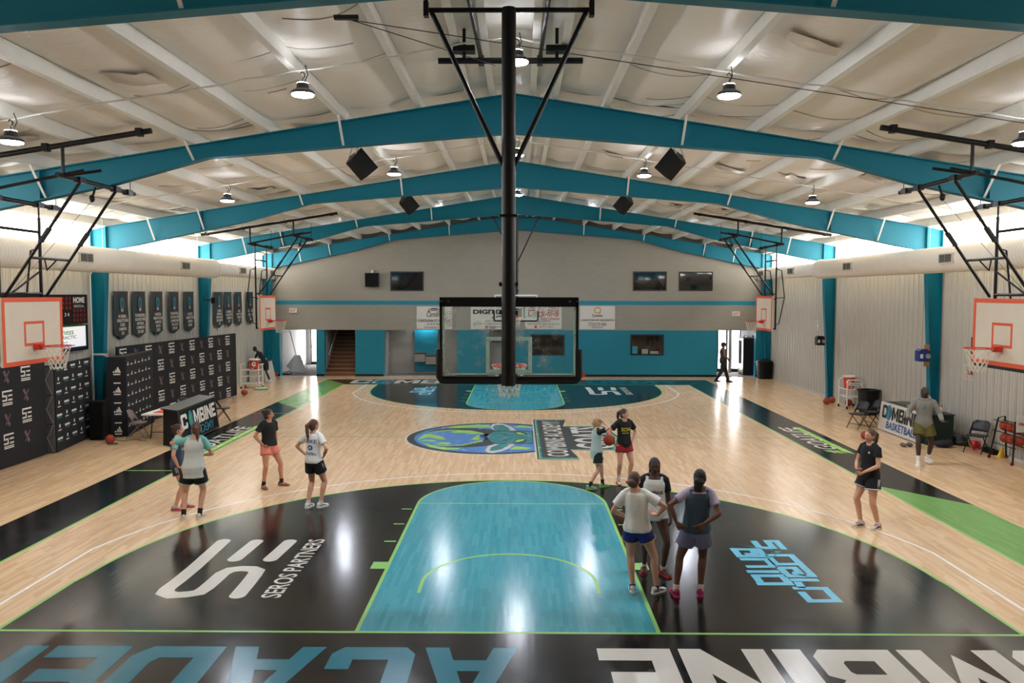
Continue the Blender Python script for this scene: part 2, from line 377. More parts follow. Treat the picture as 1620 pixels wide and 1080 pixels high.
for far in (0, 1):
    sa, sc_ = se_mark(0); sh_ = (lambda P_: [[(a[0] + 7.75 * far, a[1] + 21.2 * far) for a in p] for p in P_]); paint('sponsor_mark', M_wlet, sh_(sa), ZT); paint('sponsor_mark_end', M_wlet, sh_(sc_), ZT + .0003)
    s = 1
    c = (-3.17 + 7.75 * far, 2.27 + 21.2 * far)
    floortext('lettering', M_wlet, 'SEROS PARTNERS', c, (0, s, 0), (-s, 0, 0), 2.5, .27, bold=.016)
FB = (1130, 840, 7.364)
BL = [ # stroke centre lines of the second sponsor mark
 [(455, 112), (530, 194), (688, 194), (612, 117), (722, 117), (815, 214)],
 [(400, 214), (228, 212), (296, 292), (586, 292), (512, 212), (438, 214), (478, 268), (356, 268)],
 [(300, 328), (606, 330), (690, 412), (372, 414)], [(380, 472), (756, 472)],
 [(494, 614), (876, 614), (784, 520), (474, 520), (536, 596)],
 [(600, 280), (896, 282), (1148, 520), (862, 522), (764, 428), (930, 428), (1010, 500), (904, 484)], [(640, 304), (722, 384), (960, 384)],
 [(884, 568), (1214, 570)], [(968, 590), (1026, 664)], [(912, 664), (1290, 668), (1438, 812), (1118, 814), (1010, 706)]]
for far in (0, 1):
    q = []
    for ln in BL: q += strip([tuple(px_near(FB, *p).xy) for p in ln], .11)
    paint('sponsor_mark', M_sky, [[(v[0] - 7.8 * far, v[1] + 21.2 * far) for v in p] for p in q], ZT)
    paint('sponsor_bolt', M_gteal, [[(px_near(FB, *p).x - 7.8 * far, px_near(FB, *p).y + 21.2 * far) for p in poly] for poly in ([(200, 143), (690, 222), (690, 236)], [(700, 232), (790, 238), (660, 316), (716, 268)])], ZT + .0006)
# centre emblem (globe, horned head, name bar)
FC, FD = (620, 650, 9.53), (780, 650, 9.53)
def pc(pts, f=FC, dz=0): return [tuple(px_near(f, *p).xy) for p in pts]
CX, CY = -.6, 12.83
circ = lambda r: [(CX + r * math.cos(i * math.pi / 36), CY + r * math.sin(i * math.pi / 36)) for i in range(72)]
paint('emblem_rim', M_wlet, [circ(2.47)], ZP); paint('emblem_ring', M_gdark, [circ(2.40)], ZP + .0004); paint('emblem_globe', M_gblue, [circ(2.20)], ZP + .0008)
conts = [pc([(380, 440), (430, 385), (500, 350), (590, 345), (680, 365), (750, 380), (825, 432), (720, 430), (620, 405), (540, 395), (450, 420)]), pc([(390, 450), (520, 430), (640, 440), (690, 460), (600, 462), (490, 450)]),
         pc([(640, 490), (760, 468), (880, 478), (900, 492), (820, 510), (700, 505)]), pc([(880, 310), (1000, 300), (1100, 310), (1250, 300), (1300, 345), (1200, 350), (1060, 330), (950, 335)]),
         pc([(800, 255), (950, 225), (1200, 208), (1480, 205), (1480, 245), (1200, 250), (1000, 258)]), pc([(470, 480), (620, 530), (800, 550), (1040, 560), (1000, 580), (760, 580), (560, 540)]),
         pc([(300, 240), (420, 215), (580, 235), (580, 255), (330, 250)], FD), pc([(250, 580), (330, 530), (470, 540), (590, 560), (500, 580)], FD)]
paint('emblem_land', M_ggreen, conts, ZP + .0012)
horn = [pc([(470, 330), (620, 290), (800, 262), (1000, 255), (1250, 260), (1480, 278), (1580, 300), (1620, 330), (1420, 390), (1370, 345), (1200, 300), (900, 285), (700, 305)]),
        pc([(400, 460), (560, 500), (760, 515), (1000, 510), (1200, 490), (1370, 440), (1420, 400), (1560, 470), (1540, 500), (1400, 530), (1150, 545), (850, 545), (600, 520)]),
        pc([(1300, 370), (1420, 350), (1620, 300), (1620, 500), (1430, 430)])]
paint('emblem_horn', M_gdark, horn, ZP + .0016)
paint('emblem_horn_edge', M_ggreen, [pc([(470, 330), (700, 300), (900, 282), (1200, 296), (1390, 335), (1370, 352), (1200, 312), (900, 294), (700, 312)]), pc([(400, 460), (600, 510), (800, 518), (1050, 508), (1370, 440), (1375, 458), (1050, 524), (800, 530), (600, 524)]), pc([(1200, 425), (1260, 380), (1330, 350), (1310, 400), (1330, 425), (1270, 445)])], ZP + .0020)
paint('emblem_ear', M_wlet, [pc([(1480, 250), (1510, 200), (1600, 185), (1685, 195), (1805, 240), (1870, 290), (1775, 310), (1645, 320), (1560, 300)]), pc([(1405, 590), (1450, 530), (1560, 495), (1725, 470), (1855, 505), (1775, 560), (1645, 610), (1525, 635), (1440, 630)])], ZP + .0016)
paint('emblem_ear_fill', M_gteal, [pc([(1520, 240), (1560, 208), (1680, 210), (1755, 250), (1795, 290), (1645, 305), (1545, 290)]), pc([(1470, 595), (1500, 545), (1600, 510), (1675, 492), (1775, 505), (1675, 570), (1525, 605)])], ZP + .0020)
paint('emblem_head', M_gdark, [pc([(-110, 390), (-30, 310), (60, 295), (300, 295), (600, 300), (600, 495), (300, 495), (60, 500), (-40, 480)], FD)], ZP + .0022)
paint('emblem_face', M_gteal, [pc([(-100, 390), (-10, 320), (80, 308), (300, 306), (590, 312), (590, 484), (300, 488), (60, 488), (-20, 465)], FD)], ZP + .0026)
paint('emblem_eye_rim', M_gdark, [pc([(315, 320), (400, 308), (500, 335), (515, 360), (430, 368), (340, 350)], FD), pc([(300, 475), (340, 435), (460, 415), (520, 430), (480, 470), (380, 492)], FD), pc([(100, 330), (200, 350), (330, 385), (180, 362)], FD), pc([(90, 460), (200, 430), (330, 395), (200, 445)], FD)], ZP + .0030)
paint('emblem_eye', M_ggreen, [pc([(335, 325), (400, 322), (470, 345), (490, 362), (420, 360), (360, 345)], FD), pc([(320, 465), (360, 438), (450, 424), (490, 430), (440, 455), (370, 470)], FD)], ZP + .0034)
bar0 = [(15.98, .55), (9.78, .55), (9.78, 1.62), (10.95, 1.45), (10.95, 2.75), (12.83, 3.02), (14.7, 2.75), (14.7, 1.45), (15.98, 1.62)]
def inset(k): 
    return [((12.88 + (y - 12.88) * (1 - k / 3.1), 1.5 + (x - 1.5) * (1 - k / 1.5))) for y, x in bar0]
for k, mt, z in ((0, M_wlet, .0036), (.06, M_gdark, .0040), (.13, M_ggreen, .0044), (.17, M_gteal, .0048), (.25, M_gdark, .0052)):
    paint('emblem_bar', mt, [[(x, y) for y, x in inset(k)]], ZP + z)
floortext('lettering', M_wlet, 'COMBINE ACADEMY', (1.12, 12.88), (0, 1, 0), (-1, 0, 0), 5.4, .55, z=ZP + .0056, bold=.018, spacing=1.05)
floortext('lettering', M_wlet, 'GOATS', (2.16, 12.85), (0, 1, 0), (-1, 0, 0), 3.3, 1.02, z=ZP + .0056, bold=.03, spacing=1.06)
# ---- side walls: ribbed steel sheets
M_sheet = mat('ribbed_sheet', (184, 180, 170), .45, 0.0, .05, .8)
M_trimw = mat('white_trim', (205, 198, 185), .5)
M_teal = mat('teal_steel_paint', (0, 110, 132), .5, 0, .05, 1.2, .05, 30, spec=.3)
M_tealwall = mat('teal_wall_paint', (0, 122, 146), .5, 0, .05, 1.5, .12, 25)
def rib_panel():
    """0.914 m sheet, three trapezoid ribs; local: x out of the wall, y along, z up"""
    m = MB(); prof = []
    for i in range(3):
        y = i * .3047
        prof += [(0, y), (0, y + .09), (.012, y + .095), (.012, y + .105), (0, y + .11), (0, y + .195), (.012, y + .2), (.012, y + .21), (0, y + .215), (0, y + .25), (.032, y + .268), (.032, y + .29), (0, y + .3047)]
    vs = [(x, y, 0) for x, y in prof] + [(x, y, 5.0) for x, y in prof]; n = len(prof)
    m.add(vs, [(i, i + 1, n + i + 1, n + i) for i in range(n - 1)]); return m.mesh('wall_sheet', M_sheet)
rp = rib_panel()
for side, s in (('left', -1), ('right', 1)):
    m = MB(); m.span((s * WX, NEARY, -.1), (s * (WX + .12), FARY + .2, 5.0)); m.span((s * WX, NEARY, 5.95), (s * (WX + .12), FARY + .2, 6.3))
    wl = struct(m.build('wall_' + side, M_sheet))
    k = 0; y = -8.9
    while y < FARY - .1:
        o = bpy.data.objects.new('wall_sheet', rp); COL.objects.link(o); o.parent = wl
        o.location = (s * (WX - .002), y, 0)
        if s > 0: o.rotation_euler = (0, 0, math.pi); o.location.y = y + .9141
        y += .9141
    m = MB(); m.span((s * (WX - .06), NEARY, 0), (s * WX, FARY, .06)); struct(m.build('baseboard_' + side, M_sheet))
    m = MB()
    m.bar((s * (WX - .1), NEARY, 5.0), (s * (WX - .1), FARY, 5.0), .18, .06); struct(m.build('trim_%d' % (1 if s < 0 else 2), M_trimw))
# translucent daylight panels above the ducts
M_day = emat('daylit_translucent_panel', (255, 251, 242), CLERE_E)
n = 0
for s in (-1, 1):
    for i in range(len(FRAMES) - 1):
        n += 1; m = MB(); y0, y1 = FRAMES[i] + .15, FRAMES[i + 1] - .15
        m.span((s * (WX + .02), y0, 5.03), (s * (WX + .06), y1, 5.95)); o = struct(m.build('window_%d' % n, M_day))
        f = MB(); f.span((s * (WX - .03), y0, 5.93), (s * (WX + .04), y1, 5.99))
        f.build('window_head', M_trimw, o)
# ---- far wall with its openings
t = NT('painted_block_grey')
def blockmat(name, rgb, rough):
    t = NT(name); g = t.n('ShaderNodeNewGeometry'); mp = t.n('ShaderNodeMapping'); mp.inputs['Rotation'].default_value = (R_(90), 0, 0); t.l(g.outputs['Position'], mp.inputs[0])
    br = t.n('ShaderNodeTexBrick', i_Scale=1.0); br.inputs['Brick Width'].default_value = .4; br.inputs['Row Height'].default_value = .2; br.inputs['Mortar Size'].default_value = .008
    c = srgb(rgb); br.inputs['Color1'].default_value = (*[v * .97 for v in c], 1); br.inputs['Color2'].default_value = (*[v * 1.02 for v in c], 1); br.inputs['Mortar'].default_value = (*[v * .93 for v in c], 1)
    t.l(mp.outputs[0], br.inputs['Vector']); t.l(br.outputs[0], t.b.inputs['Base Color']); t.b.inputs['Roughness'].default_value = rough
    bp = t.n('ShaderNodeBump', i_Strength=.25, i_Distance=.005); t.l(br.outputs['Fac'], bp.inputs['Height']); bp.invert = True; t.l(bp.outputs[0], t.b.inputs['Normal'])
    MATS[name] = t.m; return t.m
M_block = blockmat('painted_block_grey', (146, 140, 129), .6); M_blockt = blockmat('painted_block_teal', (0, 118, 138), .55)
M_dark = mat('dark_void', (24, 26, 28), .8); M_blackpl = mat('black_plastic', (9, 9, 10), .45, spec=.3); M_blackmt = mat('black_steel', (13, 13, 14), .42, 0, .1, 20)
TD = .30; ZO = 2.26
m = MB(); Y0, Y1 = FARY, FARY + TD
m.prism([(-WX, ZO), (WX, ZO), (WX, roofz(WX) + .36), (0, RZ + .36), (-WX, roofz(WX) + .36)], (0, Y0, 0), (1, 0, 0), (0, 0, 1), (0, TD, 0))
wf = struct(m.build('wall_far', M_block))
solid = [(-WX, -11.53), (-9.75, -9.35), (-7.84, -6.46), (-2.9, -1.35), (-.1, 9.74), (11.6, WX)]
for a, c in solid:
    m = MB(); m.span((a, Y0, 0), (c, Y1, ZO)); m.build('painted_lower_wall', M_blockt, wf)
    m = MB(); m.span((a, Y0 - .02, 0), (c, Y0, .10)); m.build('base_strip', M_blackpl, wf)
m = MB(); m.span((-WX, Y0 - .004, 3.48), (WX, Y0, 3.68)); m.build('painted_stripe', M_tealwall, wf)
# windows: frame + dark glass
M_glassd = mat('dark_window_glass', (10, 12, 14), .04, 0, .2, 2, spec=.8)
M_frame = mat('dark_window_frame', (22, 22, 23), .4)
wn = n
for x0, x1, z0, z1 in ((-6.1, -4.49, 4.15, 5.09), (5.63, 7.25, 4.17, 5.1), (7.84, 9.47, 4.17, 5.09), (.71, 2.33, 1.04, 2.06), (5.54, 7.14, 1.05, 2.06)):
    wn += 1; m = MB()
    for a, c in (((x0, z0), (x1, z0 + .06)), ((x0, z1 - .06), (x1, z1)), ((x0, z0 + .06), (x0 + .06, z1 - .06)), ((x1 - .06, z0 + .06), (x1, z1 - .06))):
        m.span((a[0], Y0 - .03, a[1]), (c[0], Y0 + .02, c[1]))
    o = struct(m.build('window_%d' % wn, M_frame))
    g = MB(); g.span((x0 + .06, Y0 - .012, z0 + .06), (x1 - .06, Y0 - .004, z1 - .06)); g.build('pane', M_glassd, o)
    if x0 == 5.54:
        p = MB(); p.span((x0 + .08, Y0 - .016, z0 + .08), (x0 + .34, Y0 - .013, z0 + .44)); p.build('notice', mat('teal_notice', (40, 130, 150), .6), o)
        p = MB(); p.span((x0 + .55, Y0 - .015, z0 + .07), (x0 + .85, Y0 - .013, z0 + .30)); p.span((x0 + .95, Y0 - .015, z0 + .07), (x0 + 1.35, Y0 - .013, z0 + .2)); p.build('papers', mat('pale_papers', (140, 140, 136), .7), o)
# near end wall behind the camera
m = MB(); m.prism([(-WX, 0), (WX, 0), (WX, 6.0), (0, RZ + .1), (-WX, 6.0)], (0, NEARY - .2, 0), (1, 0, 0), (0, 0, 1), (0, .2, 0)); struct(m.build('wall_near', M_block))
# ---- rooms seen through the openings
M_roomw = mat('white_room_wall', (214, 214, 216), .7); M_carpet = mat('grey_carpet', (104, 98, 98), .95, 0, .15, 30, .3, 200); M_greyw = mat('grey_corridor_wall', (150, 150, 150), .7)
M_daydoor = emat('daylight_glass', (255, 252, 246), DOOR_E)
def room(name, x0, x1, yd, h, wm, fl, side_l=None):
    m = MB(); m.span((x0 - .1, Y1, -.1), (x1 + .1, yd, 0)); f = struct(m.build('floor_' + name, fl))
    m = MB(); m.span((x0 - .1, yd, 0), (x1 + .1, yd + .1, h)); bw = struct(m.build('wall_' + name + '_back', wm))
    m = MB(); m.span((x0 - .1, Y1, 0), (x0, yd, h)); struct(m.build('wall_' + name + '_left', side_l or wm))
    m = MB(); m.span((x1, Y1, 0), (x1 + .1, yd, h)); struct(m.build('wall_' + name + '_right', wm))
    m = MB(); m.span((x0 - .1, Y1, h), (x1 + .1, yd + .1, h + .1)); struct(m.build('ceiling_' + name, M_roomw))
    return bw
room('lobby', -11.95, -9.55, 35.5, 2.6, M_greyw, M_carpet, M_roomw)
room('stair', -9.35, -7.84, 33.4, 5.0, M_greyw, M_carpet)
room('alcove', -6.46, -2.9, 30.6, 2.6, M_block, M_carpet)
room('recess', -1.35, -.1, 30.3, 2.6, M_block, M_carpet)
room('entry', 9.74, 13.6, 31.7, 2.6, M_roomw, M_carpet)
# lobby outer door: dark frame with daylight glass
def glazed_door(name, x0, x1, y, z1, nbar=1):
    m = MB()
    for a, c in (((x0 - .07, 0), (x0, z1)), ((x1, 0), (x1 + .07, z1)), ((x0 - .07, z1), (x1 + .07, z1 + .07)), ((x0, 0), (x1, .18))): m.span((a[0], y - .06, a[1]), (c[0], y, c[1]))
    o = struct(m.build(name, M_frame)); g = MB(); g.span((x0, y - .03, .18), (x1, y - .01, z1)); g.build('pane', M_daydoor, o)
    for i in range(nbar):
        h = MB(); h.span((x0, y - .07, 1.0 + i * .5), (x1, y - .04, 1.04 + i * .5)); h.build('push_bar', M_frame, o)
    return o
glazed_door('door_1', -11.62, -10.9, 35.45, 2.15)
glazed_door('door_2', 10.43, 10.80, 31.65, 2.2)
glazed_door('door_3', 11.12, 11.5, 31.65, 2.2, 0)
m = MB(); m.span((10.88, 31.3, 0), (11.03, 31.68, 2.6)); struct(m.build('wall_entry_pier', M_greyw))
# stair flight
M_tread = mat('stained_tread', (112, 66, 30), .4, 0, .25, 8); M_riser = mat('stained_riser', (92, 50, 22), .5, 0, .25, 8); M_nose = mat('stair_nosing', (150, 120, 90), .5)
st = thing('staircase', 'dark wooden staircase rising behind the far teal wall', 'stairs', (-8.6, Y1, 0))
for i in range(13):
    m = MB(); m.span((-9.34, Y1 - .24 + i * .28, i * .178), (-7.85, Y1 - .22 + i * .28, i * .178 + .178)); m.build('riser', M_riser, st, True)
    m = MB(); m.span((-9.34, Y1 - .24 + i * .28, i * .178 + .15), (-7.85, Y1 + .04 + i * .28, i * .178 + .178)); m.build('tread', M_tread, st, True)
    m = MB(); m.span((-9.34, Y1 - .255 + i * .28, i * .178 + .155), (-7.85, Y1 - .24 + i * .28, i * .178 + .181)); m.build('nosing', M_nose, st, True)
for x in (-9.26, -7.93):
    m = MB(); m.tube([(x, Y1 + .2, 1.0), (x, Y1 + 3.3, 3.0)], .028); m.build('handrail', M_trimw, st, True)
# door and sign in the recesses
M_doorg = mat('grey_painted_door', (150, 148, 142), .5)
m = MB(); m.span((-6.44, 29.5, 0), (-6.40, 30.4, 2.1)); d = struct(m.build('door_4', M_doorg)); m = MB(); m.lathe([(.03, 0), (.03, .05)], (-6.40, 30.3, 1.0), 10, (1, 0, 0)); m.build('door_knob', M_trimw, d)
m = MB(); m.span((-1.3, 30.24, 0), (-.5, 30.29, 2.08)); d = struct(m.build('door_5', M_doorg)); m = MB(); m.lathe([(.03, 0), (.03, .05)], (-.6, 30.24, 1.0), 10, (0, -1, 0)); m.build('door_knob', M_trimw, d)
m = MB(); letter(m, 'Sports\nMedicine', (-.95, 30.236, 1.72), (1, 0, 0), (0, 0, 1), .55, .28, bold=.02); m.build('lettering', M_blackpl, d)
m = MB(); m.span((-5.14, 30.5, 0.12), (-3.95, 30.59, 2.5)); m.build('painted_splash_panel', M_blockt, bpy.data.objects['wall_alcove_back'])
# ---- roof: insulation blankets between purlins, each sagging
def ceilmat():
    t = NT('white_insulation_facing'); g = t.n('ShaderNodeNewGeometry')
    n1 = t.n('ShaderNodeTexNoise', i_Scale=.9, i_Detail=4.0); t.l(g.outputs['Position'], n1.inputs['Vector'])
    mx = t.n('ShaderNodeMix', data_type='RGBA'); t.l(n1.outputs[0], mx.inputs[0]); mx.inputs[6].default_value = (*srgb((236, 227, 216)), 1); mx.inputs[7].default_value = (*srgb((248, 243, 236)), 1)
    t.l(mx.outputs[2], t.b.inputs['Base Color']); t.b.inputs['Roughness'].default_value = .42
    wv = t.n('ShaderNodeTexNoise', i_Scale=5.0, i_Detail=5.0, i_Roughness=.6); t.l(g.outputs['Position'], wv.inputs['Vector'])
    mp = t.n('ShaderNodeMapping'); mp.inputs['Scale'].default_value = (1.0, 6.0, 1); t.l(g.outputs['Position'], mp.inputs[0])
    w2 = t.n('ShaderNodeTexNoise', i_Scale=1.6, i_Detail=3.0); t.l(mp.outputs[0], w2.inputs['Vector'])
    bp = t.n('ShaderNodeBump', i_Strength=.35, i_Distance=.03); t.l(t.math('ADD', wv.outputs[0], w2.outputs[0]), bp.inputs['Height']); t.l(bp.outputs[0], t.b.inputs['Normal'])
    return t.m
M_ceil = ceilmat(); M_fold = mat('facing_fold', (168, 158, 146), .6); M_purl = mat('white_purlin_paint', (224, 222, 216), .5)
PX = [.38] + [.80] + [1.76 + 1.43 * i for i in range(8)]
PX = [p for p in PX if p < WX - .25]
m = MB()
for s in (-1, 1): m.prism([(0, RZ + .36), (s * (WX + .2), roofz(WX + .2) + .36), (s * (WX + .2), roofz(WX + .2) + .42), (0, RZ + .42)], (0, NEARY, 0), (1, 0, 0), (0, 0, 1), (0, FARY - NEARY + .4, 0))
ceil = struct(m.build('ceiling', M_dark))
PH = .25
def purlin(x):
    m = MB(); z = roofz(x); s = 1 if x > 0 else -1
    y0, y1 = NEARY, FARY
    m.prism([(x - .055, z), (x + .055, z), (x + .055, z + .02), (x + .012, z + .02), (x + .012, z + PH), (x - .012, z + PH), (x - .012, z + .02), (x - .055, z + .02)], (0, y0, 0), (1, 0, 0), (0, 0, 1), (0, y1 - y0, 0))
    m.build('purlin', M_purl, ceil)
for s in (-1, 1):
    for p in PX: purlin(s * p)
rnd = random.Random(5)
def blanket(xa, xb, ya, yb):
    m = MB(); nx, ny = 9, 40; wd = abs(xb - xa); base = PH - .01; sag = min(.17, wd * .14)
    seams = sorted(rnd.uniform(ya, yb) for _ in range(3))
    ph = rnd.uniform(0, 100); vs = []
    for j in range(ny + 1):
        y = ya + (yb - ya) * j / ny; e = min(1, min(y - ya, yb - y) / .5)
        sm = min(abs(y - q) for q in seams)
        for i in range(nx + 1):
            u = i / nx; x = xa + (xb - xa) * u; k = 1 - (2 * u - 1) ** 2
            nz = noise.noise(Vector((x * .9 + ph, y * .5, 0)))
            z = roofz(x) + base - k * sag * (.35 + .65 * e) * (.85 + .5 * nz) + k * .035 * math.exp(-(sm / .10) ** 2)
            vs.append((x, y, z))
    fs = [(j * (nx + 1) + i, j * (nx + 1) + i + 1, (j + 1) * (nx + 1) + i + 1, (j + 1) * (nx + 1) + i) for j in range(ny) for i in range(nx)]
    m.add(vs, fs); m.build('insulation_panel', M_ceil, ceil, smooth=180)
    if wd > 1:
        for q in seams:
            j = int((q - ya) / (yb - ya) * ny); j = max(1, min(ny - 2, j)); L0 = [Vector(v) for v in vs[j * (nx + 1):(j + 1) * (nx + 1)]]; t_ = MB(); a0 = rnd.choice((0, 0, 2, 4)); a1 = rnd.choice((nx, nx, nx - 3))
            t_.tube([p_ + Vector((0, .05 * math.sin(i * .4), -.003)) for i, p_ in enumerate(L0)][a0:a1 + 1], .007, 4); t_.build('seam_fold', M_fold, ceil)
edges = [-WX] + sorted([-p for p in PX] + PX) + [WX]
fy = [NEARY] + FRAMES[:-1] + [FARY - .5]
for i in range(len(edges) - 1):
    for j in range(len(fy) - 1): blanket(edges[i], edges[i + 1], fy[j], fy[j + 1])
# taped repair patches on the facing
M_patch = mat('clear_repair_film', (216, 206, 194), .25, 0, .06, 12, .6, 9)
for k in range(46):
    i = rnd.randrange(len(edges) - 1)
    if abs(edges[i + 1] - edges[i]) < 1: continue
    xc = edges[i] + (edges[i + 1] - edges[i]) * rnd.uniform(.4, .6); yc = rnd.uniform(-6, 26); hw, hl = rnd.uniform(.2, .4), rnd.uniform(.15, .32); m = MB(); vs = []
    for a in range(5):
        for c in range(5):
            x, y = xc + hw * (a / 2 - 1), yc + hl * (c / 2 - 1) + .08 * a
            vs.append((x, y, roofz(x) + PH - .20 + .02 * math.sin(a * 1.7 + k) * math.cos(c * 2.1) + .03 * ((a - 2) / 2) ** 2))
    m.add(vs, [(a * 5 + c, a * 5 + c + 1, a * 5 + c + 6, a * 5 + c + 5) for a in range(4) for c in range(4)]); m.build('repair_patch', M_patch, ceil, smooth=180)
# ---- steel portal frames
def under(x):
    x = abs(x)
    pts = [(0, .74), (5.8, .29), (7.6, .50), (10.9, .68), (12.2, .70)]
    for (a, da), (c, dc) in zip(pts, pts[1:]):
        if x <= c: return roofz(x) - (da + (dc - da) * (x - a) / (c - a))
    return roofz(x) - .70
def rafter(s, y, root):
    m = MB(); xs = [0, 2, 4, 5.8, 7.6, 9.2, 10.9, 11.74]; fw = .20; th = .02
    top = [(s * x, roofz(x)) for x in xs]; bot = [(s * x, under(x)) for x in xs]
    m.prism(top + bot[::-1], (0, y - .006, 0), (1, 0, 0), (0, 0, 1), (0, .012, 0))
    for k in range(len(xs) - 1):
        for L, o in ((top, -th), (bot, 0)):
            (xa, za), (xb, zb) = L[k], L[k + 1]; m.prism([(xa, za + o), (xb, zb + o), (xb, zb + o + th), (xa, za + o + th)], (0, y - fw / 2, 0), (1, 0, 0), (0, 0, 1), (0, fw, 0))
    m.build('rafter', M_teal, root, True)
    for x in (9.0,):
        q = MB(); q.prism([(s * x, under(x)), (s * (x + .012), under(x)), (s * (x + .012), roofz(x)), (s * x, roofz(x))], (0, y - fw / 2, 0), (1, 0, 0), (0, 0, 1), (0, fw, 0)); q.build('stiffener', M_teal, root, True)
    # column, deep at the top and slim at the foot
    m = MB(); xo = WX - .05; zt = roofz(xo) - .02; xt, xb = 11.74, 12.03; zk = under(11.74)
    m.prism([(s * xo, 0), (s * xb, 0), (s * xt, zk), (s * xt, roofz(xt)), (s * xo, zt)], (0, y - .006, 0), (1, 0, 0), (0, 0, 1), (0, .012, 0))
    m.prism([(s * xb, 0), (s * xt, zk), (s * (xt + .02), zk), (s * (xb + .02), 0)], (0, y - fw / 2, 0), (1, 0, 0), (0, 0, 1), (0, fw, 0))
    m.prism([(s * xo, 0), (s * (xo - .02), 0), (s * (xo - .02), zt), (s * xo, zt)], (0, y - fw / 2, 0), (1, 0, 0), (0, 0, 1), (0, fw, 0))
    m.prism([(s * xt, zk), (s * (xt + .02), zk), (s * (xt + .02), roofz(xt)), (s * xt, roofz(xt))], (0, y - fw / 2, 0), (1, 0, 0), (0, 0, 1), (0, fw, 0))
    m.prism([(s * xt, zk), (s * xo, zk), (s * xo, zk + .02), (s * xt, zk + .02)], (0, y - fw / 2, 0), (1, 0, 0), (0, 0, 1), (0, fw, 0))
    m.span((s * (xb - .03), y - .15, 0), (s * (xo + .02), y + .15, .02)); m.build('column', M_teal, root, True)
    for x in (3.19, 6.05 - .0, 8.91, 10.34):
        px = min(PX, key=lambda q: abs(q - x)); q = MB()
        q.bar((s * px, y - .55, roofz(px) + .03), (s * (px + .02), y - .03, under(px) + .03), .045, .012); q.build('flange_brace', M_purl, root, True)
names = ['teal steel portal frame nearest the camera, behind the balcony', 'dark teal roof beam cut off by the top edge of the photo', 'large teal gable frame crossing behind the near hoop mast', 'teal gable frame with the first pair of wall columns in view', 'teal gable frame in front of the far wall, slim columns by banners', 'teal end frame set against the far grey wall']
for y, lb in list(zip(FRAMES, names))[1:]:
    r = thing('portal_frame', lb, 'steel frame', (0, y, 0), group='teal portal frames')
    for s in (-1, 1): rafter(s, y, r)
# ================================================================== HIGH-BAY LAMPS
M_lens = emat('lamp_lens', (238, 243, 255), LAMP_E); M_alu = mat('lamp_housing', (70, 70, 72), .4, .6); M_whitep = mat('white_plastic', (220, 218, 212), .5)
def lamp_proto():
    r = thing('high_bay_lamp', 'x', 'ceiling lamp', (0, 0, 0))
    m = MB(); m.lathe([(.05, .16), (.08, .155), (.09, .08), (.155, .045), (.17, .02), (.17, 0), (.15, 0)], n=28); m.build('housing', M_alu, r, smooth=40)
    m = MB(); m.lathe([(.150, .004), (.150, -.014), (.11, -.026), (.02, -.032)], n=28); m.build('lens', M_lens, r, smooth=40)
    m = MB(); m.lathe([(.046, .1625), (.078, .159), (.079, .160), (.046, .164)], n=28, caps=False); m.build('added_uplight_ring', emat('added_uplight', (240, 245, 255), 34.0), r)  # glowing ring added to every lamp to brighten the ceiling above
    m = MB(); m.tube([(0, 0, .155), (0, 0, .22), (.03, 0, .25), (.03, 0, .29), (-.01, 0, .32), (-.03, 0, .29)], .009, 6); m.build('hook', M_blackmt, r)
    m = MB(); m.tube([(0, .05, .155), (.06, .06, .3), (.03, .03, .42)], .008, 5); m.build('power_cord', M_blackpl, r)
    return r
LP = lamp_proto(); first = True
rows = [(2.2, 'row between the two nearest teal beams', (-7.15, -2.95, .1, 3.1, 7.3)), (9.8, 'row before the third teal frame', (-6.85, -2.85, .08, 3.1, 7.1)), (17.4, 'row before the fourth teal frame', (.08,)), (22.6, 'last row before the far wall', (-7.0, -3.0, .1, 3.0, 7.0))]
nm = {-2: 'far left', -1: 'left inner', 0: 'middle', 1: 'right inner', 2: 'far right'}
for y, rd, xs in rows:
    for i, x in enumerate(xs):
        k = i - 2 if len(xs) == 5 else 0; z = roofz(x) - (.48 if y < 20 else .16)
        lb = 'round high-bay lamp, %s one of the %s' % (nm[k], rd)
        if first: LP.location = (x, y, z); LP['label'] = lb; LP['group'] = 'high-bay lamps under the roof'; first = False
        else: dup(LP, (x, y, z), None, lb, 'high-bay lamps under the roof')
# conduit along each row, with droops
M_cond = mat('white_conduit', (214, 212, 206), .5); M_cable = mat('dark_cable', (26, 25, 25), .6)
for y, rd, xs in rows:
    m = MB(); pts = []
    for i in range(61):
        x = -10.5 + 21 * i / 60; pts.append((x, y + .30 + .04 * math.sin(x * 2.3), roofz(x) - .045 - .02 * math.sin(x * 4.1) ** 2))
    m.tube(pts, .014, 5); tag(m.build('conduit', M_cond), 'thin white conduit following the roof over the %s' % rd, 'conduit', 'roof conduits')
# ================================================================== HOOPS
M_blackmt.node_tree.nodes['Principled BSDF'].inputs['Specular IOR Level'].default_value = .3
def etchmat():
    t = NT('white_glass_print'); g = t.n('ShaderNodeNewGeometry'); nz = t.n('ShaderNodeTexNoise', i_Scale=9.0); t.l(g.outputs['Position'], nz.inputs['Vector'])
    mx = t.n('ShaderNodeMix', data_type='RGBA'); t.l(nz.outputs[0], mx.inputs[0]); mx.inputs[6].default_value = (*srgb((206, 218, 206)), 1); mx.inputs[7].default_value = (*srgb((222, 232, 222)), 1)
    a = t.n('ShaderNodeBsdfDiffuse'); c = t.n('ShaderNodeBsdfTranslucent'); ms = t.n('ShaderNodeMixShader', i_0=.55)
    t.l(mx.outputs[2], a.inputs[0]); t.l(mx.outputs[2], c.inputs[0]); t.l(a.outputs[0], ms.inputs[1]); t.l(c.outputs[0], ms.inputs[2]); t.l(ms.outputs[0], t.out.inputs[0]); return t.m
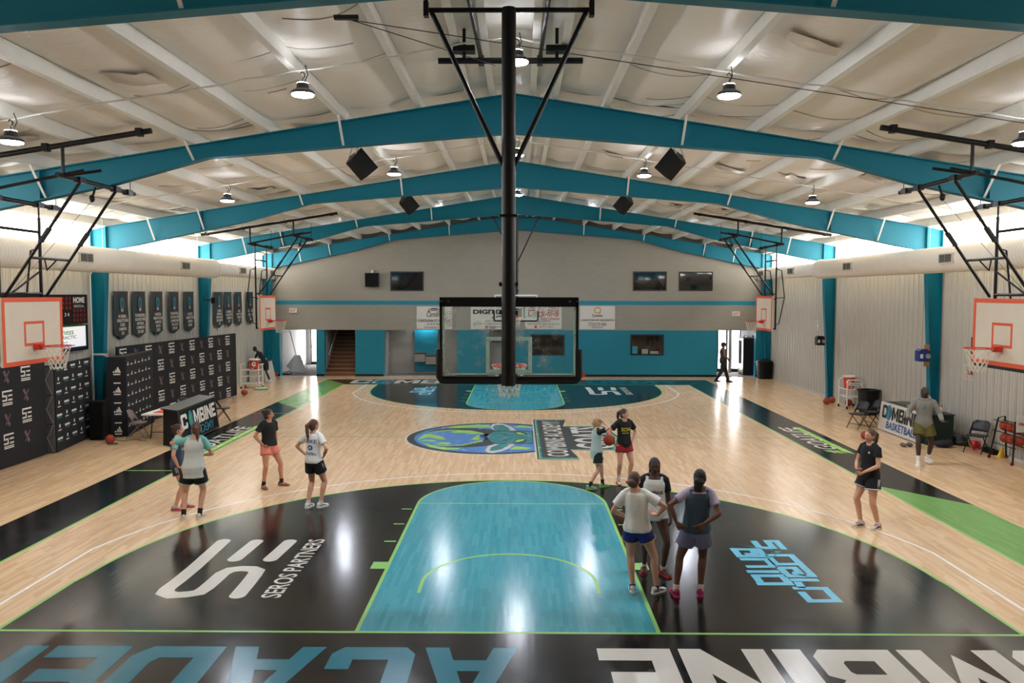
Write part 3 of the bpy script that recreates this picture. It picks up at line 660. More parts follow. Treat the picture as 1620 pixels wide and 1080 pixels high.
M_rim = mat('red_rim_steel', (200, 42, 24), .35, 0, .08, 20); M_net = mat('white_net_cord', (214, 208, 190), .8); M_orange = mat('orange_board_paint', (214, 82, 46), .5, 0, .06, 8)
M_boardw = mat('offwhite_board_paint', (206, 192, 172), .5, 0, .08, 2.2); M_pad = mat('black_edge_padding', (9, 9, 10), .55); M_etch = etchmat()
M_bglass = glassmat('backboard_glass', (.975, .995, .988), .03, dust=.9)
M_whitef = mat('white_steel_frame', (205, 205, 200), .45)
def net_mesh(c, r=.225, h=.42):
    m = MB(); N = 12
    def P(k, j):
        zz = -j / 6; rr = r * (1 - .44 * (j / 6) ** .8); a = 2 * math.pi * (k + .5 * (j % 2)) / N
        return (c[0] + rr * math.cos(a), c[1] + rr * math.sin(a), c[2] + zz * h - .015)
    for k in range(N):
        for j in range(6):
            m.tube([P(k, j), P(k, j + 1)], .0065, 4); kk = k - 1 if j % 2 == 0 else k + 1
            m.tube([P(k, j), P(kk, j + 1)], .0065, 4)
    return m
def rim_parts(root, d, bx, z=3.05, off=.38, world=False):
    """rim in front of a board whose face centre is at local origin bx; d = unit direction out of the face"""
    d = Vector(d); c = Vector((bx[0], bx[1], z)) + d * off; side = Vector((-d.y, d.x, 0))
    m = MB(); m.tube([c + (d * math.cos(a * .1963) + side * math.sin(a * .1963)) * .237 for a in range(32)], .0095, 8, closed=True); rim = m.build('rim', M_rim, root, smooth=60)
    m = MB(); base = Vector((bx[0], bx[1], z)) + d * .012
    m.bar(base + d * .07 + Vector((0, 0, -.07)), base + d * .07 + Vector((0, 0, .03)), .11, .14)
    for s in (-1, 1): m.bar(base + side * s * .05 + d * .1, c + side * s * .13 - d * .19, .03, .012); m.tube([base + side * s * .05 + d * .1 + Vector((0, 0, -.06)), c + side * s * .1 - d * .2], .008, 6)
    m.build('rim_bracket', M_rim, rim)
    n = net_mesh(c).build('net', M_net, rim)
    return rim
def glass_hoop(label, Y, f, roofmast, frame_m):
    """ceiling hung glass board, f = +1 faces +Y"""
    r = thing('basketball_hoop', label, 'hoop', (0, Y, 2.88), group='main court hoops')
    Z0 = 2.88; hw, h = .915, 1.07
    def W(x, y, z): return (x, y, z - Z0)
    g = MB(); g.box(W(0, 0, 2.9 + h / 2), (2 * hw - .04, .012, h - .04)); pane = g.build('glass_pane', M_bglass, r)
    m = MB()
    for a, c in (((-hw, 2.9), (-hw + .05, 3.97)), ((hw - .05, 2.9), (hw, 3.97))): m.span(W(a[0] + .012 * (1 if a[0] < 0 else -1), f * .008, a[1] + .05), W(c[0] + .012 * (1 if a[0] < 0 else -1), f * .012, c[1] - .05))
    for a, c in (((-.305, 3.03), (-.255, 3.41)), ((.255, 3.03), (.305, 3.41)), ((-.305, 3.41), (.305, 3.46)), ((-.305, 2.98), (.305, 3.03))): m.span(W(a[0], f * .008, a[1]), W(c[0], f * .011, c[1]))
    m.span(W(-.86, f * .008, 2.955), W(.86, f * .011, 2.975)); m.build('target_print', M_etch, pane)
    fr = MB(); t = .03
    fr.span(W(-hw, -.03, 3.86 if frame_m is M_blackmt else 3.93), W(hw, .03, 3.985)); fr.span(W(-hw, -.03, 2.9), W(-hw + t, .03, 3.97)); fr.span(W(hw - t, -.03, 2.9), W(hw, .03, 3.97)); fr.span(W(-hw, -.03, 2.9), W(hw, .03, 2.94))
    fo = fr.build('board_frame', frame_m, r)
    for x in (-.89, -.80, .80, .89):
        q = MB(); q.lathe([(.016, 0), (.016, .012), (.008, .016)], W(x, -f * .03, 3.93), 10, (0, -f, 0)); q.build('bolt', M_alu, fo)
    pd = MB(); pd.tube([W(-hw - .01, 0, 3.30), W(-hw - .01, 0, 2.93), W(-hw + .02, 0, 2.885), W(-hw + .07, 0, 2.875), W(hw - .07, 0, 2.875), W(hw - .02, 0, 2.885), W(hw + .01, 0, 2.93), W(hw + .01, 0, 3.30)], .045, 10); pd.build('edge_padding', M_pad, r, smooth=50)
    rim_parts(r, (0, f, 0), (0, 0), 3.05 - Z0)
    y = -f * .46; top = roofmast
    m = MB(); m.tube([W(0, y, 2.87), W(0, y, top)], .089, 20); mast = m.build('mast', M_blackmt, r, smooth=40)
    for z in (2.99, 3.80):
        m = MB(); m.tube([W(-.115 * s0, y + .0, z) for s0 in (1, -1)], .03, 8); m.bar(W(0, y, z), W(0, -f * .03, z), .12, .05); m.lathe([(.098, 0), (.098, .03)], W(0, y, z - .015), 20); m.build('board_clamp', M_blackmt, mast)
    m = MB(); m.tube([W(-1.03, y, top - .02), W(1.03, y, top - .02)], .03, 10); m.build('top_crossbar', M_blackmt, r, smooth=40)
    for s in (-1, 1):
        m = MB(); m.tube([W(s * .95, y, top - .05), W(s * .07, y, top - 1.92)], .032, 10); m.build('side_brace', M_blackmt, r, smooth=40)
        m = MB(); m.span(W(s * .99, y - .05, top - .1), W(s * 1.05, y + .05, top + .08)); m.tube([W(s * 1.02, y, top), W(s * 1.02, y, roofz(1.02) + .22)], .02, 8); m.build('hanger_clamp', M_blackmt, r)
        m = MB(); m.tube([W(s * .50, y - f * .35, top + .12), W(s * .43, y + f * 1.84, top - .08)], .03, 10); m.build('back_brace', M_blackmt, r, smooth=40)
        m = MB(); m.span(W(s * .68 - .16, y + f * 1.75, top + .02), W(s * .68 + .16, y + f * 1.95, top + .10)); m.tube([W(s * .68, y + f * 1.85, top - .1), W(s * .68, y + f * 1.85, roofz(.68) + .22)], .025, 8); m.build('roof_clamp', M_blackmt, r)
        m = MB(); m.span(W(s * .43 - .04, y + f * 1.78, top - .16), W(s * .43 + .04, y + f * 1.92, top - .04)); m.build('brace_clamp', M_blackmt, r)
    m = MB(); m.tube([W(-1.06, y + f * 1.85, top - .10), W(1.06, y + f * 1.85, top - .10)], .045, 12); m.build('back_beam', M_blackmt, r, smooth=40)
    m = MB(); m.box(W(0, y + f * .02, 4.15), (.24, .05, .05)); m.box(W(0, y, 5.0), (.22, .22, .03)); m.build('pulley_bracket', M_blackmt, mast)
    return r
glass_hoop('large glass backboard on a black roof mast, seen from behind in the foreground', 1.22, 1, 7.54, M_blackmt)
glass_hoop('small distant glass hoop at the far baseline behind the near mast', 24.38, -1, 7.30, M_whitef)
# steel cables that winch the near hoop
m = MB(); m.tube([(-1.95, .75, 7.40), (-.2, 2.0, 7.2)], .006, 5); m.tube([(-1.95, .75, 7.40), (8.5, 2.0, 6.2)], .006, 5); m.box((-2.0, .72, 7.42), (.3, .06, .05)); tag(m.build('winch_cable', M_cable), 'dark winch cable running from the near mast to the right', 'cable')
# ---- side hoops on folding frames
def side_hoop(s, Yc, label):
    """s = -1 left wall, +1 right wall; faces the court centre"""
    X = 8.9; r = thing('side_hoop', label, 'hoop', (s * X, Yc, 2.72), group='side court hoops'); Z0 = 2.72
    L = lambda x, y, z: (s * (x - X), y - Yc, z - Z0)        # x measured from the court centre
    d = (-s, 0, 0)
    m = MB(); m.span(L(X, Yc - .915, 2.72), L(X + .05, Yc + .915, 3.95)); bd = m.build('board', M_boardw, r)
    m = MB(); fx = X - .004
    for a, c in (((-.915, 2.72), (.915, 2.80)), ((-.915, 3.87), (.915, 3.95)), ((-.915, 2.8), (-.835, 3.87)), ((.835, 2.8), (.915, 3.87))): m.span(L(fx, Yc + a[0], a[1]), L(X, Yc + c[0], c[1]))
    m.build('board_border', M_orange, bd)
    m = MB()
    for a, c in (((-.305, 3.06), (.305, 3.11)), ((-.305, 3.46), (.305, 3.51)), ((-.305, 3.11), (-.255, 3.46)), ((.255, 3.11), (.305, 3.46))): m.span(L(fx, Yc + a[0], a[1]), L(X, Yc + c[0], c[1]))
    m.build('target_square', M_orange, bd)
    rim_parts(r, d, (0, 0), 3.05 - Z0, .42)
    m = MB(); m.tube([L(X + .03, Yc - .95, 3.2), L(X + .03, Yc - .95, 2.76), L(X + .03, Yc - .88, 2.69), L(X + .03, Yc + .88, 2.69), L(X + .03, Yc + .95, 2.76), L(X + .03, Yc + .95, 3.2)], .035, 8)
    if s > 0 and Yc < 10: m.build('edge_padding', M_pad, r, smooth=50)
    # vertical mast frame behind the board
    xr, xf = 9.12, 7.62; zr, zf = 5.72, 6.02
    for v in (-.62, .62):
        m = MB(); m.tube([L(xr, Yc + v, 2.78), L(xr, Yc + v, zr - .25)], .03, 8); m.tube([L(xr, Yc + v, zr - .3), L(xr, Yc + v, zr)], .018, 8); m.build('mast_post', M_blackmt, r, smooth=40)
        m = MB(); m.tube([L(xr, Yc + v, 4.9), L(xr + .18, Yc + v, 4.85), L(xr + .30, Yc + v, 3.9), L(xr + .12, Yc + v, 2.98), L(xr, Yc + v, 2.95)], .018, 6); m.tube([L(xr, Yc + v, 3.88), L(xr + .30, Yc + v, 3.9)], .015, 6); m.build('stay_bow', M_blackmt, r)
        m = MB(); m.tube([L(xf, Yc + v, zf - .04), L(xr - .1, Yc + v, 3.98)], .028, 8); br = m.build('diagonal_brace', M_blackmt, r, smooth=40)
        a, c = Vector(L(xf, Yc + v, zf - .04)), Vector(L(xr - .1, Yc + v, 3.98)); m = MB(); m.bar(a.lerp(c, .40), a.lerp(c, .52), .10, .05); m.build('brace_sleeve', M_blackmt, br)
        m = MB()
        for z in (2.8, 3.85): m.bar(L(xr, Yc + v * .9, z), L(X + .05, Yc + v * .9, z), .05, .04)
        m.build('board_mount', M_blackmt, r)
    m = MB()
    for z in (4.02, 5.2): m.tube([L(xr, Yc - .62, z), L(xr, Yc + .62, z)], .028, 8)
    m.tube([L(xr, Yc - .3, 4.02), L(xr, Yc + .6, 4.45)], .018, 6); m.build('mast_rung', M_blackmt, r, smooth=40)
    q = lambda v, k: Vector(L(xf, Yc + v, zf - .04)).lerp(Vector(L(xr - .1, Yc + v, 3.98)), k)
    m = MB(); m.tube([q(-.62, .66), q(.62, .66)], .024, 8); m.tube([q(-.2, .66), q(0, .76) + Vector((0, .1, 0)), q(.2, .66)], .014, 6); m.build('cross_brace', M_blackmt, r, smooth=40)
    for x, z in ((xr, zr), (xf, zf)):
        m = MB(); m.tube([L(x, Yc - 1.3, z), L(x, Yc + 1.35, z)], .042, 10); bm_ = m.build('pivot_beam', M_blackmt, r, smooth=40)
        for v in (-.62, .62, 1.1):
            m = MB(); m.span(L(x - .06, Yc + v - .09, z - .05), L(x + .06, Yc + v + .09, z + .05)); m.build('beam_clamp', M_blackmt, bm_)
        m = MB(); yv = Yc - 1.12; m.tube([L(x, yv, z), L(x, yv, roofz(x) - .10)], .03, 8); m.build('hanger', M_blackmt, r)
        m = MB(); m.tube([L(x, Yc + 1.2, z), L(x, Yc + 1.2, roofz(x) + .02)], .008, 5); m.build('far_hanger_rod', M_blackmt, r)
    m = MB(); yv = Yc - 1.12; m.tube([L(xr, yv, zr + .02), L(xf - .35, yv, zf + .09)], .028, 8); m.tube([L(xf - .55, yv + .2, zf + .12), L(xf, yv, zf)], .026, 8); m.build('tie_pipe', M_blackmt, r, smooth=40)
    m = MB(); m.tube([L(6.1, yv, roofz(6.1) - .06), L(10.8, yv, roofz(10.8) - .06)], .048, 12); hd = m.build('header_pipe', M_blackmt, r, smooth=40)
    for x in (6.3, 7.9, 9.35, 10.6):
        m = MB(); m.span(L(x - .05, yv - .06, roofz(x) - .12), L(x + .05, yv + .06, roofz(x) + .01)); m.build('pipe_clamp', M_blackmt, hd)
    m = MB(); m.tube([L(xf, Yc - .1, zf - .05), L(xf + .05, Yc - .1, zf - .2)], .02, 6); m.ell(L(xf + .07, Yc - .1, zf - .26), (.05, .05, .07)); m.tube([L(xf + .07, Yc - .1, zf - .3), L(xr + .1, Yc - .2, 4.0)], .004, 4); m.build('pulley', M_blackmt, r)
    return r
side_hoop(-1, 5.42, 'wooden orange-edged hoop cut by the left edge, nearest on the left')
side_hoop(1, 5.20, 'wooden orange-edged hoop cut by the right edge, nearest on the right')
side_hoop(-1, 19.15, 'smaller orange-edged wooden hoop further back on the left side')
side_hoop(1, 19.2, 'smaller orange-edged wooden hoop further back on the right side')
# ================================================================== DUCTS, SPEAKERS, SIGNS
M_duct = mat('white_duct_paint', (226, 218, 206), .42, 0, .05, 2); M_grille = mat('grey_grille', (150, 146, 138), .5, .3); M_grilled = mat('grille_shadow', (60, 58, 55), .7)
def spiral(m, c, y0, y1, R, n=28):
    N = int((y1 - y0) / .13); prof = []
    for i in range(N):
        y = y0 + i * .13; prof += [(R, y), (R, y + .105), (R + .005, y + .112), (R + .005, y + .123), (R, y + .13)]
    m.lathe([(r, z) for r, z in prof], (c[0], 0, c[1]), n, (0, 1, 0)); return y0 + N * .13
for s, nm_ in ((-1, 'left'), (1, 'right')):
    r = thing('air_duct', 'fat white spiral air duct hung along the %s wall' % nm_, 'duct', (s * 11.25, 12.0, 4.93), group='wall ducts')
    cx = s * 11.25; m = MB(); e = spiral(m, (cx, 4.93), -9.0, 20.0, .34); m.build('wide_duct_section', M_duct, r, True, smooth=30)
    m = MB(); m.lathe([(.36, 0), (.36, .1), (.35, .16), (.26, .38), (.25, .42)], (cx, e, 4.93), 28, (0, 1, 0)); m.build('reducer', M_duct, r, True, smooth=40)
    m = MB(); e2 = spiral(m, (cx, 4.93), e + .4, 27.6, .25); m.build('narrow_duct_section', M_duct, r, True, smooth=30)
    for gy, R in ((2.0, .34), (10.9, .34), (16.9, .34), (22.6, .25), (26.4, .25)):
        gx = cx - s * (R - .02); m = MB(); m.span((gx, gy - .32, 4.93 - .13), (gx - s * .06, gy + .32, 4.93 + .13)); g = m.build('grille', M_trimw, r, True)
        m = MB(); m.span((gx - s * .062, gy - .28, 4.93 - .1), (gx - s * .066, gy + .28, 4.93 + .1)); m.build('grille_shade_sheet', M_grilled, g).location = -r.location  # flat dark sheet, its colour stands in for shade behind the louvres
        m = MB()
        for k in range(5): m.box((gx - s * .072, gy, 4.85 + k * .04), (.012, .56, .012))
        m.box((gx - s * .072, gy, 4.93), (.014, .02, .2)); m.build('louvre', M_grille, g).location = -r.location
    m = MB(); m.span((cx - .2, e2, 4.76), (cx + .2, e2 + .04, 5.10)); eg = m.build('end_grille', M_grille, r, True)
    for y in (1, 5, 9, 12.4, 15.6, 18.8, 22, 25):
        m = MB(); R = .34 if y < 20 else .25; m.tube([(cx, y, 4.93 + R - .01), (cx, y, roofz(11.3) + .02)], .005, 4); m.build('hanger_wire', M_cond, r, True)
# hanging speakers
def hung_speaker(loc, yaw, label):
    r = thing('hanging_speaker', label, 'speaker', loc, yaw, 'loudspeakers hung from the beams')
    poly = [(-.20, .26), (.20, .26), (.26, .02), (.10, -.30), (-.10, -.30), (-.26, .02)]
    rot = Matrix.Rotation(R_(-38), 3, 'X') @ Matrix.Rotation(R_(24 if loc[0] < 0 else -24), 3, 'Y'); m = MB(); front = [(-.19, .25), (.19, .25), (.19, -.25), (-.19, -.25)]; back = [(-.09, .22), (.09, .22), (.09, -.22), (-.09, -.22)]
    vs = [rot @ Vector((x, -.17, z)) for x, z in front] + [rot @ Vector((x, .17, z)) for x, z in back]
    m.add(vs, [(0, 1, 2, 3), (7, 6, 5, 4), (0, 4, 5, 1), (1, 5, 6, 2), (2, 6, 7, 3), (3, 7, 4, 0)]); m.build('cabinet', M_blackpl, r)
    m = MB(); f2 = [rot @ Vector((x * .88, -.176, z * .92)) for x, z in front]; m.poly(f2); m.build('grille', mat('speaker_grille', (11, 11, 12), .8, 0, .3, 90, spec=.2), r)
    m = MB()
    for sx in (-.12, .12): m.tube([rot @ Vector((sx, 0, .24)), (sx * .7, 0, .62)], .012, 6)
    m.tube([(-.09, 0, .62), (.09, 0, .62)], .012, 6); m.build('yoke', M_cond, r)
    m = MB(); m.tube([(0, 0, .62), (0, 0, roofz(loc[0]) - loc[2])], .01, 6); m.build('drop_rod', M_cond, r); return r
hung_speaker((-3.02, 6.6, 6.55), R_(155), 'black loudspeaker hanging left of the mast, nearer left one')
hung_speaker((3.15, 6.6, 6.55), R_(200), 'black loudspeaker hanging right of the mast, nearer right one')
hung_speaker((-3.14, 14.2, 6.62), R_(160), 'black loudspeaker hanging left of the mast, smaller farther one')
hung_speaker((3.22, 14.2, 6.62), R_(200), 'black loudspeaker hanging right of the mast, smaller farther one')
r = thing('wall_speaker', 'square black loudspeaker on the far grey wall', 'speaker', (-6.95, FARY - .2, 4.68))
m = MB(); m.box((0, 0, 0), (.64, .3, .66)); m.build('cabinet', M_blackpl, r); m = MB(); m.box((0, -.155, 0), (.58, .01, .60)); m.build('grille', MATS['speaker_grille'], r)
m = MB(); m.box((0, .12, .40), (.08, .14, .14)); m.build('mount', M_whitep, r)
# exit signs
M_exit = mat('exit_letters', (200, 44, 34), .5)
for x, z, lb in ((-10.84, 3.2, 'white exit sign with red letters on the far wall, left one'), (10.61, 3.07, 'white exit sign with red letters on the far wall, right one')):
    r = thing('exit_sign', lb, 'sign', (x, FARY - .03, z), group='exit signs'); m = MB(); m.box((0, 0, 0), (.36, .06, .21)); m.build('housing', M_whitep, r)
    m = MB(); letter(m, 'EXIT', (0, -.032, 0), (1, 0, 0), (0, 0, 1), .28, .13, bold=.03); m.build('lettering', M_exit, r)
# sponsor banners on the far wall
M_ban = mat('white_vinyl', (204, 200, 190), .55, 0, .04, 2); M_ink = mat('black_ink', (24, 24, 26), .6); M_red = mat('red_ink', (176, 40, 44), .6); M_gold = mat('gold_ink', (206, 146, 70), .6); M_hem = mat('banner_hem', (150, 148, 140), .6)
def banner(x0, x1, z0, z1, label, rows, extra=None):
    cx, cz = (x0 + x1) / 2, (z0 + z1) / 2; r = thing('sponsor_banner', label, 'banner', (cx, FARY - .012, cz), group='sponsor banners on the far wall')
    m = MB(); nx, nz = 14, 6; vs = [((x1 - x0) * (i / nx - .5), .006 * math.sin(i * 1.3) * math.sin(j * .9), (z1 - z0) * (j / nz - .5)) for j in range(nz + 1) for i in range(nx + 1)]
    vs2 = [(x, y + .004, z) for x, y, z in vs]
    m.add(vs, [(j * (nx + 1) + i, j * (nx + 1) + i + 1, (j + 1) * (nx + 1) + i + 1, (j + 1) * (nx + 1) + i) for j in range(nz) for i in range(nx)]); m.build('sheet', M_ban, r, smooth=180)
    m = MB(); w_, h_ = (x1 - x0) / 2, (z1 - z0) / 2
    for a, c in (((-w_, h_ - .02), (w_, h_)), ((-w_, -h_), (w_, -h_ + .02)), ((-w_, -h_), (-w_ + .02, h_)), ((w_ - .02, -h_), (w_, h_))): m.span((a[0], -.012, a[1]), (c[0], -.008, c[1]))
    m.build('hem', M_hem, r)
    for txt, ux, uz, wd, ht, mt, kw in rows:
        m = MB(); letter(m, txt, (ux, -.014, uz), (1, 0, 0), (0, 0, 1), wd, ht, **kw); m.build('lettering', mt, r)
    if extra: extra(r)
def tube_print(r, pts, rad, mt):
    q = strip(pts, rad); m = MB()
    for p in q: m.poly([(v[0], -.0145, v[1]) for v in p])
    m.build('print', mt, r)
banner(-4.86, -3.09, 2.29, 3.42, 'white sponsor banner with small black script, leftmost on the far wall', [('Carolina', .0, .17, .75, .26, M_ink, dict(shear=.3)), ('CAROLINA STYLE CUTS', 0, -.14, 1.6, .12, M_ink, dict(bold=.015)), ('613 E Main', 0, -.31, .7, .09, M_ink, {}), ('Lincolnton, NC', 0, -.46, 1.0, .1, M_ink, {})],
       lambda r: (tube_print(r, [(-.3, .42), (-.12, .36), (.12, .36), (.3, .42)], .03, M_ink), tube_print(r, [(-.34, .34), (-.2, .28)], .03, M_ink), tube_print(r, [(.2, .28), (.34, .34)], .03, M_ink), tube_print(r, [(-.16, .44), (.16, .44)], .05, M_ink)))
banner(-2.23, -.03, 2.29, 3.40, 'white sponsor banner with bold black heading behind the near backboard, left of mast', [('DIGITIZ', -.22, .30, 1.5, .22, M_ink, dict(bold=.05)), ('(704) 740-7170', 0, -.16, .75, .085, M_ink, {}), ('871 NC 16 Business Hwy, Denver', 0, -.29, 1.9, .085, M_ink, {}), ('@digitiznc', .12, -.44, .6, .1, M_ink, {})],
       lambda r: (tube_print(r, [(-.05, .02), (.35, .1), (.6, .02)], .05, M_ink), tube_print(r, [(-.36, -.44), (-.24, -.44)], .12, M_red)))
banner(.4, 2.21, 2.3, 3.40, 'white sponsor banner with red script behind the near backboard, right of mast', [('Chick-fil-&', .02, .24, 1.5, .34, M_red, dict(shear=.25)), ('Lincolnton', .35, -.02, .85, .15, M_red, {}), ('(704) 735-0999', 0, -.17, .7, .085, M_ink, {}), ('1904 E. MAIN ST. LINCOLNTON, NC', 0, -.3, 1.55, .085, M_ink, {}), ('@cfalincolnton', .15, -.43, .7, .09, M_ink, {})],
       lambda r: (tube_print(r, [(-.75, .35), (-.68, .47), (-.5, .5), (-.42, .4), (-.55, .33)], .03, M_red), tube_print(r, [(-.42, -.43), (-.31, -.43)], .11, M_red)))
banner(3.05, 4.8, 2.28, 3.46, 'white sponsor banner with gold ring mark, rightmost on the far wall', [('Quality', 0, .09, .52, .16, M_ink, dict(bold=.01)), ('QUALITY INN OF LINCOLNTON', 0, -.13, 1.62, .11, M_ink, dict(bold=.01)), ('1720 East Main Street', 0, -.27, .9, .075, M_ink, {}), ('Lincolnton, NC 28092', 0, -.37, .88, .075, M_ink, {}), ('704 735 3010', 0, -.47, .5, .075, M_ink, {})],
       lambda r: (tube_print(r, [(.15 * math.cos(R_(a)), .35 + .14 * math.sin(R_(a))) for a in range(-60, 281, 20)], .05, M_gold), tube_print(r, [(.04, .27), (.14, .19)], .05, M_gold)))
# water coolers in the alcove
M_steel = mat('brushed_steel', (150, 146, 138), .35, .7)
for x, z, lb in ((-4.83, .62, 'higher steel drinking fountain on the teal splash panel'), (-4.26, .5, 'lower steel drinking fountain beside the higher one')):
    r = thing('drinking_fountain', lb, 'fountain', (x, 30.5, z), group='drinking fountains'); m = MB(); m.prism([(-.42, .0), (-.42, .38), (-.36, .42), (0, .42), (0, -.02)], (-.27, 0, 0), (0, 1, 0), (0, 0, 1), (.54, 0, 0)); m.build('body', M_steel, r)
    m = MB(); m.span((-.28, -.45, .42), (.28, 0, .47)); m.lathe([(.15, 0), (.12, -.02)], (0, -.22, .475), 16); m.build('basin', mat('steel_rim', (110, 108, 104), .3, .8), r); m = MB(); m.tube([(-.1, -.1, .47), (-.1, -.1, .53), (-.08, -.16, .54)], .012, 6); m.build('spout', M_steel, r)
# shaded tube lamp lighting the splash panel (its glow shows on the panel in the alcove)
r = thing('alcove_lamp', 'small lamp washing the teal panel above the fountains', 'lamp', (-4.55, 30.3, 2.52)); m = MB(); m.span((-.5, -.06, 0), (.5, .06, .06)); m.build('fixture', M_whitep, r); m = MB(); m.span((-.46, -.04, -.015), (.46, .04, 0)); m.build('tube', emat('alcove_tube', (235, 245, 255), 45), r)
# ================================================================== BACKDROPS ON THE LEFT
M_bdrop = mat('black_backdrop_fabric', (17, 18, 23), .8, 0, .1, 3); M_pw = mat('white_print', (214, 210, 202), .75); M_px = mat('mauve_print', (112, 88, 96), .75); M_pt = mat('teal_print', (44, 120, 138), .75); M_truss = mat('grey_truss_skin', (92, 94, 96), .6, 0, .15, 5); M_alub = mat('aluminium_bar', (170, 168, 160), .4, .5)
def print2d(root, O, U, V, N, polys, mt, name):
    """flat print: polygons in (u,v) on the plane O,U,V pushed out along N"""
    m = MB(); O, U, V, N = map(Vector, (O, U, V, N))
    for p in polys: m.poly([O + U * q[0] + V * q[1] + N * .004 for q in p])
    return m.build(name, mt, root, True)
def shift(polys, u, v, sx, sy): return [[(u + a[0] * sx, v + a[1] * sy) for a in p] for p in polys]
RC = lambda a, c, e, f: [(a, c), (e, c), (e, f), (a, f)]
SE2 = [RC(0, .87, 1, .98), RC(0, .66, .11, .87), RC(0, .58, .47, .69), RC(.36, .38, .47, .58), RC(0, .30, .47, .41), RC(.58, .58, 1, .69), RC(.58, .30, 1, .41), RC(.02, .13, 1, .20), RC(.02, .02, 1, .09)]
XX2 = strip([(.1, 1), (.75, 0)], .30) + strip([(.9, .95), (.15, .1)], .14)
BALL2 = [[(.5 + .22 * math.cos(t), .72 + .28 * math.sin(t)) for t in [i * math.pi / 6 for i in range(12)]]] + strip([(0, .12), (1, .12)], .16)
WORD2 = strip([(0, .62), (1, .62)], .34)
A3 = [[(.02, .3), (.16, .3), (.24, .46), (.12, .52)], [(.22, .3), (.44, .3), (.56, .62), (.40, .70)], [(.50, .3), (.80, .3), (.80, .34), (.64, .98), (.52, 1.0), (.40, .9)]]
A3 = [[(.0, .3), (.20, .3), (.27, .44), (.12, .52)], [(.28, .3), (.52, .3), (.62, .50), (.36, .74)], [(.60, .3), (.98, .3), (.98, .3), (.66, .98), (.50, .86)]] + strip([(.08, .10), (.9, .10)], .16)
def board(name, label, A, B, h, thick, pats, cat='backdrop', group='printed backdrops'):
    """upright printed panel from ground point A to B (near to far), face turned to the court"""
    A, B = Vector((*A, 0)), Vector((*B, 0)); U = (B - A).normalized(); W = (B - A).length; N = U.cross(Vector((0, 0, 1)))
    r = thing(name, label, cat, (A + B) / 2, 0, group)
    m = MB(); m.prism([(0, .02), (W, .02), (W, h), (0, h)], A - N * thick, U, (0, 0, 1), N * thick); m.build('fabric_face', M_bdrop, r, True)
    m = MB()
    for u in (.1, W - .1): m.span(A + U * u - N * (thick + .02) + Vector((-.03, -.03, 0)), A + U * u - N * (thick + .25) + Vector((.03, .03, .03)))
    m.build('foot', M_blackmt, r, True)
    for polys, mt, nm_ in pats(W, h): print2d(r, A, U, (0, 0, 1), N, polys, mt, nm_)
    return r, A, U, N, W
def se_pattern(W, h, du=.70, dv=.50, u0=.30):
    a, x = [], []; r_ = 0; v = h - .42
    while v > -.1:
        c = 0; u = u0 - .35
        while u < W - .30:
            if u > .02 and v > .03:
                if (r_ + c) % 2 == 0: a += shift(SE2, u, v, .36, .36)
                else: x += shift(XX2, u + .06, v + .03, .24, .28)
            u += du; c += 1
        v -= dv; r_ += 1
    return [(a, M_pw, 'printed_marks'), (x, M_px, 'printed_crosses')]
def combine_pattern(W, h):
    a, t = [], []; v = h - .20; r_ = 0
    while v > .05:
        c = 0; u = .06
        while u < W - .3:
            if (r_ + c) % 2 == 0: a += shift(WORD2, u, v, .30, .16); t += shift(strip([(.1, .2), (.95, .2)], .16), u, v, .30, .16)
            else: a += shift(BALL2, u + .05, v - .01, .19, .18)
            u += .45; c += 1
        v -= .30; r_ += 1
    return [(a, M_pw, 'printed_words'), (t, M_pt, 'printed_underlines')]
def stripes_pattern(W, h):
    a = []; v = h - .30; r_ = 0
    while v > .02:
        u = .05; c = 0
        while u < W - .2:
            if (r_ + c) % 2 == 0: a += shift(A3[:3], u + .03, v, .15, .17)
            else: a += shift(strip([(0, .4), (.9, .4)], .22), u + .03, v, .16, .17)
            u += .32; c += 1
        v -= .29; r_ += 1
    return [(a, M_pw, 'printed_marks')]
board('sponsor_backdrop', 'black backdrop with white letter marks and mauve crosses, under the near left hoop', (-11.66, 6.6), (-11.66, 10.25), 2.36, .06, lambda W, h: se_pattern(W, h, u0=.25))
r, A_, U_, N_, W_ = board('pop_up_backdrop', 'narrow black pop-up backdrop with small white words behind the left hoop net', (-11.52, 10.42), (-11.86, 12.72), 2.24, .04, combine_pattern)
m = MB(); a = Vector((-11.88, 10.36, 0)); m.prism([(0, .02), (.33, .02), (.33, 2.22), (0, 2.22)], a, (1, .12, 0), (0, 0, 1), (0, .03, 0)); m.build('side_skin', M_truss, r, True)
for k in range(3):
    z0, z1 = .04 + k * .73, .74 + k * .73
    m = MB(); m.bar((-11.86, 10.345, z0), (-11.57, 10.38, z1), .02, .012); m.build('truss_brace', M_alub, r, True); m = MB(); m.bar((-11.57, 10.375, z0), (-11.86, 10.34, z1), .02, .012); m.build('truss_brace', M_alub, r, True)
    m = MB(); m.bar((-11.87, 10.35, z1), (-11.55, 10.385, z1), .02, .015); m.build('truss_rail', M_blackmt, r, True)
